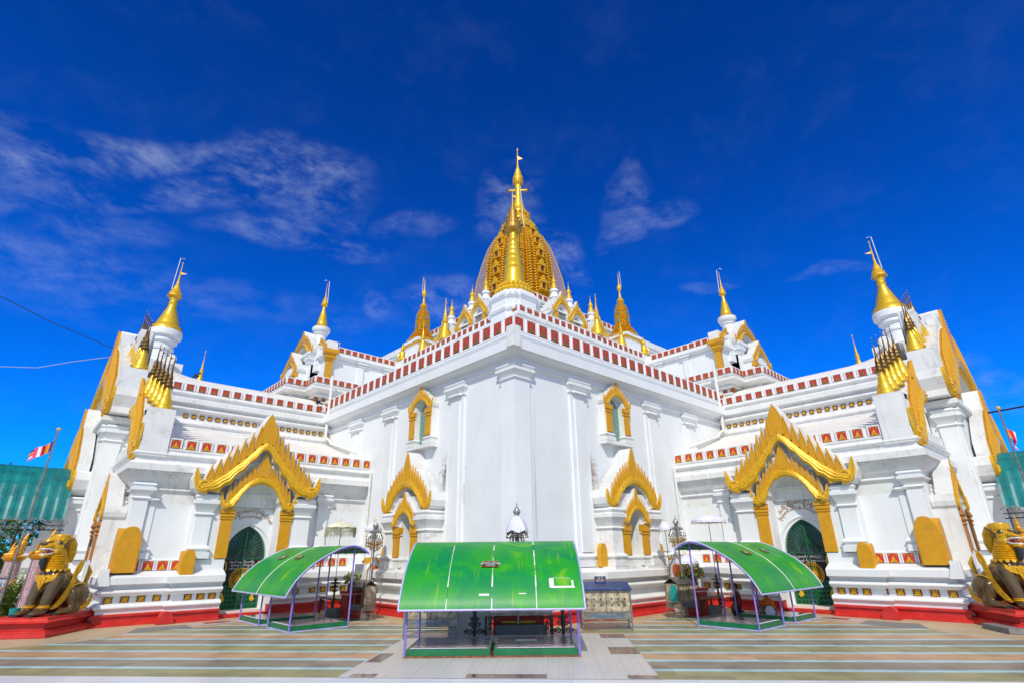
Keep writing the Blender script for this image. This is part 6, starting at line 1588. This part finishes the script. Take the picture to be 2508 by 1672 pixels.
def plaid():
    m=bpy.data.materials.new('red_plaid_cotton'); m.use_nodes=True; N,L,b=nodes_of(m); tc=N.new('ShaderNodeTexCoord'); sp=N.new('ShaderNodeSeparateXYZ'); L.new(tc.outputs['Object'],sp.inputs[0])
    def st(o,sc,wd):
        a=N.new('ShaderNodeMath'); a.operation='MULTIPLY'; a.inputs[1].default_value=sc; L.new(o,a.inputs[0]); f=N.new('ShaderNodeMath'); f.operation='FRACT'; L.new(a.outputs[0],f.inputs[0]); g=N.new('ShaderNodeMath'); g.operation='LESS_THAN'; g.inputs[1].default_value=wd; L.new(f.outputs[0],g.inputs[0]); return g.outputs[0]
    mx=N.new('ShaderNodeMath'); mx.operation='ADD'; s1=N.new('ShaderNodeMath'); s1.operation='ADD'; L.new(sp.outputs['X'],s1.inputs[0]); L.new(sp.outputs['Y'],s1.inputs[1])
    L.new(st(sp.outputs['Z'],11,.45),mx.inputs[0]); L.new(st(s1.outputs[0],10,.45),mx.inputs[1])
    h=N.new('ShaderNodeMath'); h.operation='MULTIPLY'; h.inputs[1].default_value=.5; L.new(mx.outputs[0],h.inputs[0])
    cr=N.new('ShaderNodeValToRGB'); e=cr.color_ramp.elements; e[0].color=(.42,.02,.03,1); e[1].color=(.015,.008,.02,1); e[1].position=.9; x=e.new(.5); x.color=(.14,.01,.02,1); L.new(h.outputs[0],cr.inputs[0]); L.new(cr.outputs[0],b.inputs['Base Color']); b.inputs['Roughness'].default_value=.85; return m
M['plaid']=plaid()
# kneeling woman, local frame: faces +y (towards the altar), turned a little left
t=thing('person','person in red plaid shirt and black skirt kneeling upright behind the right pavilion platform','person',(8.72,-4.42,0),R(12))
B=[('c',(0,-.02,.92),.055,(0,.0,1.04),.05)]; face(B,(0,.03,1.17),(-.35,1,-.1))
for s in (-1,1):
    B+=[('c',(s*.17,.02,.86),.05,(s*.21,.12,.66),.04),('c',(s*.21,.12,.66),.038,(s*.10,.34,.72),.028)]; hand(B,(s*.10,.34,.72),(-s*.25,1,.15),(0,0,1))
    B+=[('c',(s*.11,.05,.50),.085,(s*.12,.16,.10),.06),('c',(s*.12,.16,.07),.05,(s*.12,-.26,.06),.032),('e',(s*.12,-.34,.045),(.035,.085,.03))]
    for k in range(5): B.append(('c',(s*.12+(-.024+.012*k),-.40,.035),.009,(s*.12+(-.026+.013*k),-.425,.02),.008))
B+=[('c',(0,0,.50),.12,(0,-.02,.9),.12)]
bd=blob('body','skin',t,B,.011,2)
S_=[('c',(0,.0,.50),.175,(0,-.01,.75),.155),('c',(0,-.01,.75),.155,(0,-.01,.90),.12),('e',(0,-.01,.88),(.20,.10,.07))]
for s in (-1,1): S_+=[('c',(s*.17,.0,.87),.068,(s*.215,.12,.66),.056),('c',(s*.215,.12,.66),.054,(s*.15,.24,.69),.046)]
blob('plaid_shirt','plaid',t,S_,.016,3)
blob('skirt','blackcloth',t,[('c',(0,.02,.52),.17,(0,.12,.20),.19),('e',(0,.0,.15),(.23,.26,.12)),('c',(-.1,.12,.12),.11,(-.11,-.12,.10),.09),('c',(.1,.12,.12),.11,(.11,-.12,.10),.09)],.018,4)
blob('hair','hair',t,[('e',(0,.005,1.205),(.09,.095,.092)),('e',(.01,-.085,1.19),(.05,.05,.05)),('c',(0,-.05,1.15),.06,(0,-.06,1.08),.035)],.014,3)
# seated woman in orange, side on, leaning forward
t=thing('person','person in orange top and patterned sarong sitting on the right pavilion platform','person',(9.15,-5.6,.20),R(48))
B=[('c',(0,.12,.52),.05,(0,.19,.63),.045)]; face(B,(0,.25,.73),(0,1,-.55))
for s in (-1,1):
    B+=[('c',(s*.17,.08,.50),.05,(s*.22,.26,.34),.042),('c',(s*.22,.26,.34),.04,(s*.08,.46,.36),.028)]; hand(B,(s*.08,.46,.36),(-s*.2,1,0),(0,0,1))
    B+=[('c',(s*.12,.0,.10),.10,(s*.34,.30,.12),.07),('c',(s*.34,.30,.10),.06,(-s*.02,.40,.06),.04),('e',(-s*.08,.42,.05),(.09,.045,.035))]
B+=[('c',(0,-.05,.12),.15,(0,.08,.48),.12)]
blob('body','skin',t,B,.011,2)
S_=[('c',(0,-.06,.14),.175,(0,.02,.36),.165),('c',(0,.02,.36),.16,(0,.09,.50),.12),('e',(0,.09,.50),(.2,.1,.07))]
for s in (-1,1): S_+=[('c',(s*.17,.09,.49),.07,(s*.225,.26,.34),.06),('c',(s*.225,.26,.34),.058,(s*.14,.38,.355),.048)]
blob('orange_top','orange',t,S_,.016,3)
blob('sarong','greycloth',t,[('e',(0,.0,.10),(.24,.22,.11)),('c',(-.1,.03,.11),.12,(-.36,.30,.12),.09),('c',(.1,.03,.11),.12,(.36,.30,.12),.09),('e',(0,.28,.08),(.3,.16,.07))],.018,4)
blob('hair','hair',t,[('e',(0,.215,.765),(.092,.095,.09)),('c',(0,.15,.72),.07,(0,.04,.5),.04)],.014,3)
m=MB(); m.lathe([(.16,0),(.18,.1),(.12,.26),(.05,.30)],0,0,0,12); 
for i,v in enumerate(m.v): m.v[i]=(v[0]+.02*math.sin(i*3.1),v[1]+.02*math.sin(i*1.7),v[2])
tag(m.build('plastic_bag','cloth',None,loc=(8.5,-5.85,.2),smooth=60),'white plastic bag on the platform in front of the seated person','bag')
# birds
def bird(label,loc,rz):
    t=blob('crow','black',None,[('e',(0,0,.16),(.075,.16,.075),rx(25)),('e',(0,-.15,.25),(.05,.06,.05)),('c',(0,-.19,.25),.018,(0,-.26,.24),.005),('c',(0,.12,.12),.045,(0,.32,.04),.02),('c',(.02,0,.1),.009,(.02,0,0),.009),('c',(-.02,0,.1),.009,(-.02,0,0),.009)],.012,1)
    t.location=loc; t.rotation_euler=(0,0,rz); t.scale=(1.4,1.4,1.4); tag(t,label,'bird')
bird('black crow on the crest of the left wing roof',(-8.27,21.0,13.13),R(30))
bird('black crow on the left end of the parapet by the downpipe',(-1.1,18.72,12.16),R(200))
# ================================================================== BACKGROUND LEFT AND RIGHT
def flagmat():
    m=bpy.data.materials.new('striped_flag'); m.use_nodes=True; N,L,b=nodes_of(m); tc=N.new('ShaderNodeTexCoord'); sp=N.new('ShaderNodeSeparateXYZ'); L.new(tc.outputs['UV'],sp.inputs[0])
    def ramp(o):
        cr=N.new('ShaderNodeValToRGB'); cr.color_ramp.interpolation='CONSTANT'; e=cr.color_ramp.elements
        cols=[(.01,.02,.22),(.85,.28,.01),(.70,.01,.02),(.8,.8,.85),(.85,.06,.18)]
        e[0].position=0; e[0].color=(*cols[0],1); e[1].position=1/6; e[1].color=(*cols[1],1)
        for i in (2,3,4): x=e.new(i/6); x.color=(*cols[i],1)
        L.new(o,cr.inputs[0]); return cr,e
    c1,_=ramp(sp.outputs['X'])
    a=N.new('ShaderNodeMath'); a.operation='MULTIPLY'; a.inputs[1].default_value=5/6; L.new(sp.outputs['Y'],a.inputs[0]); c2,_=ramp(a.outputs[0])
    g=N.new('ShaderNodeMath'); g.operation='GREATER_THAN'; g.inputs[1].default_value=5/6; L.new(sp.outputs['X'],g.inputs[0])
    mx=N.new('ShaderNodeMix'); mx.data_type='RGBA'; L.new(g.outputs[0],mx.inputs[0]); L.new(c1.outputs[0],mx.inputs[6]); L.new(c2.outputs[0],mx.inputs[7]); L.new(mx.outputs[2],b.inputs['Base Color']); b.inputs['Roughness'].default_value=.8; return m
M['flag']=flagmat()
def flagpole(label,x,y,lean,zt,dirx,diry,drop,Lf,Hf,zf):
    t=thing('flagpole',label,'flagpole',(x,y,0),0)
    m=MB(); m.tube([(0,0,0),(lean,0,zt)],[.05,.035],8); m.build('pole','steel',t,smooth=50)
    MB().ball((lean,0,zt+.05),.075,10,8).build('pole_knob','gold',t,smooth=60)
    n,k=14,8; me=bpy.data.meshes.new('flag'); vs=[];fs=[];uv=[]
    for i in range(n+1):
        for j in range(k+1):
            u=i/n; v=j/k; xx=lean*zf/zt+dirx*u*Lf; yy=diry*u*Lf+.10*math.sin(u*8+v)*u*1.5; zz=zf-v*Hf-drop*u-.08*math.sin(u*6)*u
            vs.append((xx,yy,zz)); uv.append((u,v))
    for i in range(n):
        for j in range(k): fs.append((i*(k+1)+j,i*(k+1)+j+1,(i+1)*(k+1)+j+1,(i+1)*(k+1)+j))
    me.from_pydata(vs,[],fs); ul=me.uv_layers.new(); 
    for l in me.loops: ul.data[l.index].uv=uv[l.vertex_index]
    me.materials.append(M['flag']); o=bpy.data.objects.new('flag',me); COL.objects.link(o); o.parent=t
    for p in me.polygons: p.use_smooth=True
    return t
flagpole('flagpole with striped flag rising before the left teal canopy',-14.58,13.0,.17,7.62,-1,.25,.55,.66,.42,7.2)
flagpole('flagpole with striped flag before the right teal canopy',13.0,-14.40,-.2,7.7,.35,-.4,.75,.55,.42,7.2)
def canopy(mir):
    sw_=(lambda x,y,z:(y,x,z)) if mir else (lambda x,y,z:(x,y,z))
    t=thing('entrance_canopy','teal sheet metal canopy over the %s entrance stairs'%('right' if mir else 'left'),'canopy',(0,0,0),0,'teal entrance canopies')
    m=MB(); n=16; P=[]
    pr=[(22.4,7.15),(21.6,7.1),(20.9,6.9),(20.3,6.5),(19.8,6.0),(19.4,5.4),(19.1,4.8),(18.95,4.3)]
    nx=60
    for i in range(nx+1):
        x=-19.5+(6.55)*i/nx; o_=.03*(1 if i%4<2 else 0)
        for (y,z) in pr: m.v.append(sw_(x,y-o_,z+o_*.3))
    k=len(pr)
    for i in range(nx):
        for j in range(k-1): m.f.append((i*k+j,i*k+j+1,(i+1)*k+j+1,(i+1)*k+j)); m.mi.append(0)
    m.build('corrugated_roof','teal',t)
    m=MB()
    for z in (3.85,4.05): m.tube([sw_(-19.5,18.6,z),sw_(-12.9,18.6,z)],.03,6)
    m.build('truss_rail','darksteel',t)
    m=MB()
    for i in range(26):
        x=-19+.24*i; c=sw_(x,18.55,3.95)
        scroll(m,c,(0,1,0) if mir else (1,0,0),.10,1.5,w_=.014)
    for x in (-14.9,-14.0,-13.2):
        for j in range(3): 
            for q in (-1,1): scroll(m,sw_(x+q*(.12+.1*j),18.5,4.18+.07*(2-j)),(0,1,0) if mir else (1,0,0),.085,1.5,w_=.014)
    for j in range(5): 
        for q in (-1,1): scroll(m,sw_(-14.6+q*(.12+.13*j),18.5,3.72-.0+.02*j-.09*(4-j)),(0,1,0) if mir else (1,0,0),.08,1.5,w_=.014)
    m.build('silver_scrollwork','silver',t)
    for x,y in ((-14.62,18.5),(-14.35,18.5),(-16.5,18.5)): 
        MB().tube([sw_(x,y,0),sw_(x,y,4.0)],.055,8).build('post','darksteel',t,smooth=50)
    MB().tube([sw_(-15.62,19.0,4.2),sw_(-15.62,22.4,7.3)],.04,6).build('edge_pipe','darksteel',t)
for mir in (False,True):
    canopy(mir)
    m=MB()
    for i in range(11):
        m.box(-13.02-.17*i-.17,-13.02-.17*i,20.0,20.6,0,4.95-.36*i)
    o=m.build('stair_parapet','ledge',None,mirror=mir); tag(o,'white stepped stair parapet behind the %s lion'%('right' if mir else 'left'),'parapet')
# trees and plants
def tree(label,loc,h,r,seed,leafm='leaf',n=2600,ls=.28,name='leafy_tree'):
    rnd=random.Random(seed); t=thing(name,label,'tree',(loc[0],loc[1],0),0,'trees beyond the temple court')
    m=MB(); m.tube([(0,0,0),(.1,.05,h*.25),(.0,.15,h*.5)],[r*.09,r*.07,r*.04],8)
    cl_=[]
    for i in range(9):
        a=rnd.random()*2*PI; q=r*(.3+.6*rnd.random()); z=h*(.45+.5*rnd.random()); c=Vector((q*math.cos(a),q*math.sin(a),z)); cl_.append((c,r*(.3+.25*rnd.random()))); m.tube([(0,.1,h*.3),tuple(c*.6+Vector((0,0,h*.15))),tuple(c)],[r*.035,r*.02,.02],5)
    m.build('trunk','trunk',t)
    m=MB()
    for i in range(n):
        c,cr=rnd.choice(cl_); d=Vector((rnd.gauss(0,1),rnd.gauss(0,1),rnd.gauss(0,1))).normalized()*cr*(rnd.random()**.4)
        p=c+d; a=Vector((rnd.uniform(-1,1),rnd.uniform(-1,1),rnd.uniform(-.6,.6))).normalized(); b=a.cross(Vector((rnd.uniform(-1,1),rnd.uniform(-1,1),1))).normalized()
        s_=ls*(.6+.7*rnd.random()); m.add([p,p+a*s_*.5+b*s_*.22,p+a*s_,p+a*s_*.5-b*s_*.22],[(0,1,2,3)])
    m.build('crown',leafm,t); return t
tree('round dark green tree beyond the court at the left edge',(-17.8,40),7.4,3.6,11,n=6500,ls=.36)
tree('dark green tree seen between the flagpole and the left stairs',(-13.8,34),8.0,2.6,12,n=5200,ls=.32)
tree('low bushy tree behind the left mosaic pillars',(-15.6,29),4.6,2.2,13,n=4200,ls=.3)
tree('low green tree beyond the right stairs',(31,-14.6),5.5,2.4,14,n=2200)
def shrub(label,loc,h,seed,n=60):
    rnd=random.Random(seed); t=thing('palm_shrub',label,'plant',(loc[0],loc[1],0),0,'yellow green potted palms'); m=MB()
    for i in range(n):
        a=rnd.random()*2*PI; L_=h*(.45+.35*rnd.random()); el=.5+.8*rnd.random(); z0=h*(.1+.5*rnd.random())
        pts=[Vector((L_*k/5*math.cos(a)*math.cos(el*.8),L_*k/5*math.sin(a)*math.cos(el*.8),z0+L_*math.sin(el)*k/5-.35*L_*(k/5)**2.2)) for k in range(6)]
        sd_=Vector((-math.sin(a),math.cos(a),0))
        for k in range(5):
            for s in (-1,1):
                for q in (0,.5):
                    p=pts[k].lerp(pts[k+1],q); dd=(pts[k+1]-pts[k]).normalized(); e=p+sd_*s*.16*h*(1-.13*k)*.55+dd*.10*h-Vector((0,0,.04)); m.add([p,p.lerp(e,.5)+dd*.02*h,e,p.lerp(e,.5)-dd*.02*h],[(0,1,2,3)])
    m.build('fronds','leaflite',t); MB().lathe([(.2,0),(.26,.35),(.22,.38)],n=12).build('pot','concrete',t); return t
shrub('yellow green palm beside the left mosaic pillar',(-14.25,14.6),2.3,2,80); shrub('low palm behind the left lion pedestal',(-13.55,15.2),2.0,4,60); shrub('palm at the right edge behind the lion',(14.6,-13.9),2.2,6,60)
# banner, bucket and clutter left
t=thing('notice_board','white handwritten notice board with blue frame at the left edge','notice board',(-14.9,14.0,0),R(8))
MB().box(-.45,.40,-.02,.02,.75,1.85).build('board','cloth',t); m=MB()
for a,b,c,d in ((-.48,-.44,.72,1.88),(.38,.42,.0,1.88),(-.48,.42,1.84,1.88),(-.48,.42,.72,.76)): m.box(a,b,-.03,.03,c,d)
m.box(-.48,-.44,-.03,.03,0,.72); m.build('frame','blueenamel',t)
for i,tx in enumerate(('သတိပြုရန်','ဘုရားဝင်း အတွင်း','ဖိနပ် မစီးရ','သန့်ရှင်းစွာ ထားပါ')): text_mesh('notice_lettering',tx,.13,'bluelet',t,lambda a,b,c,i=i:Vector((-.03+a,-.024-c,1.68-.24*i+b)),.002)
tag(MB().lathe([(.13,0),(.17,.32),(.18,.32),(.14,.01)],n=14).build('bucket','tarp',None,loc=(-14.05,13.1,.5),smooth=50),'turquoise bucket behind the left lion pedestal','bucket')
tag(MB().box(-.5,.5,-.4,.4,0,.5).build('low_stand','darksteel',None,loc=(-14.2,13.2,0)),'low dark stand under the turquoise bucket','stand')
tag(MB().tube([(-15.3,13.2,.9),(-14.3,13.4,1.8)],.04,8).build('wooden_pole','rust',None),'slanting wooden pole handle at the left edge','pole')
# wires
def wire(label,pts,r,mt): tag(MB().tube(pts,r,5).build('cable',mt,None),label,'cable')
wire('dark cable running up left from the gable',[(-22,24,17.95),(-18.46,24,16.74),(-16.05,24,15.85),(-12.6,24,14.96)],.022,'wire')
wire('pale sagging cable left of the gable',[(-21,24,13.2),(-17.41,24,12.66),(-15.88,24,12.93),(-14.35,24,13.67),(-12.5,24,14.44)],.02,'lightwire')
wire('thick dark cable at the right edge below the gable',[(24,-12.9,9.6),(24,-16,9.75),(24,-20,10.1)],.05,'wire')
# wall plaque, dark with gilt rim
t=thing('wall_plaque','small brown plaque with gilt rim on the left corner wall','plaque',(-11.21,12.76,3.62))
F=lambda u,v,n_:(u,-n_,v)
MB().ext([(-.22,-.12),(.22,-.12),(.25,0),(.22,.12),(-.22,.12),(-.25,0)],F,-.03,.02).build('rim','gold',t); MB().ext([(-.19,-.09),(.19,-.09),(.21,0),(.19,.09),(-.19,.09),(-.21,0)],F,.02,.03).build('board','maroon',t)
for i,tx in enumerate(('မြောက်ဘက်မုခ်','ကောင်းမှုရှင်')): text_mesh('plaque_lettering',tx,.07,'toothwhite',t,lambda a,b,c,i=i:Vector(F(a,b+.035-.08*i,.03+c)),.002)
tag(MB().box(-.75,.75,-.22,.22,0,.16).build('stone_slab','concrete',None,loc=(10.35,-12.75,0)),'weathered grey stone slab at the foot of the right lion pedestal','slab')
S.objects['stone_slab'].rotation_euler=(0,0,R(35))
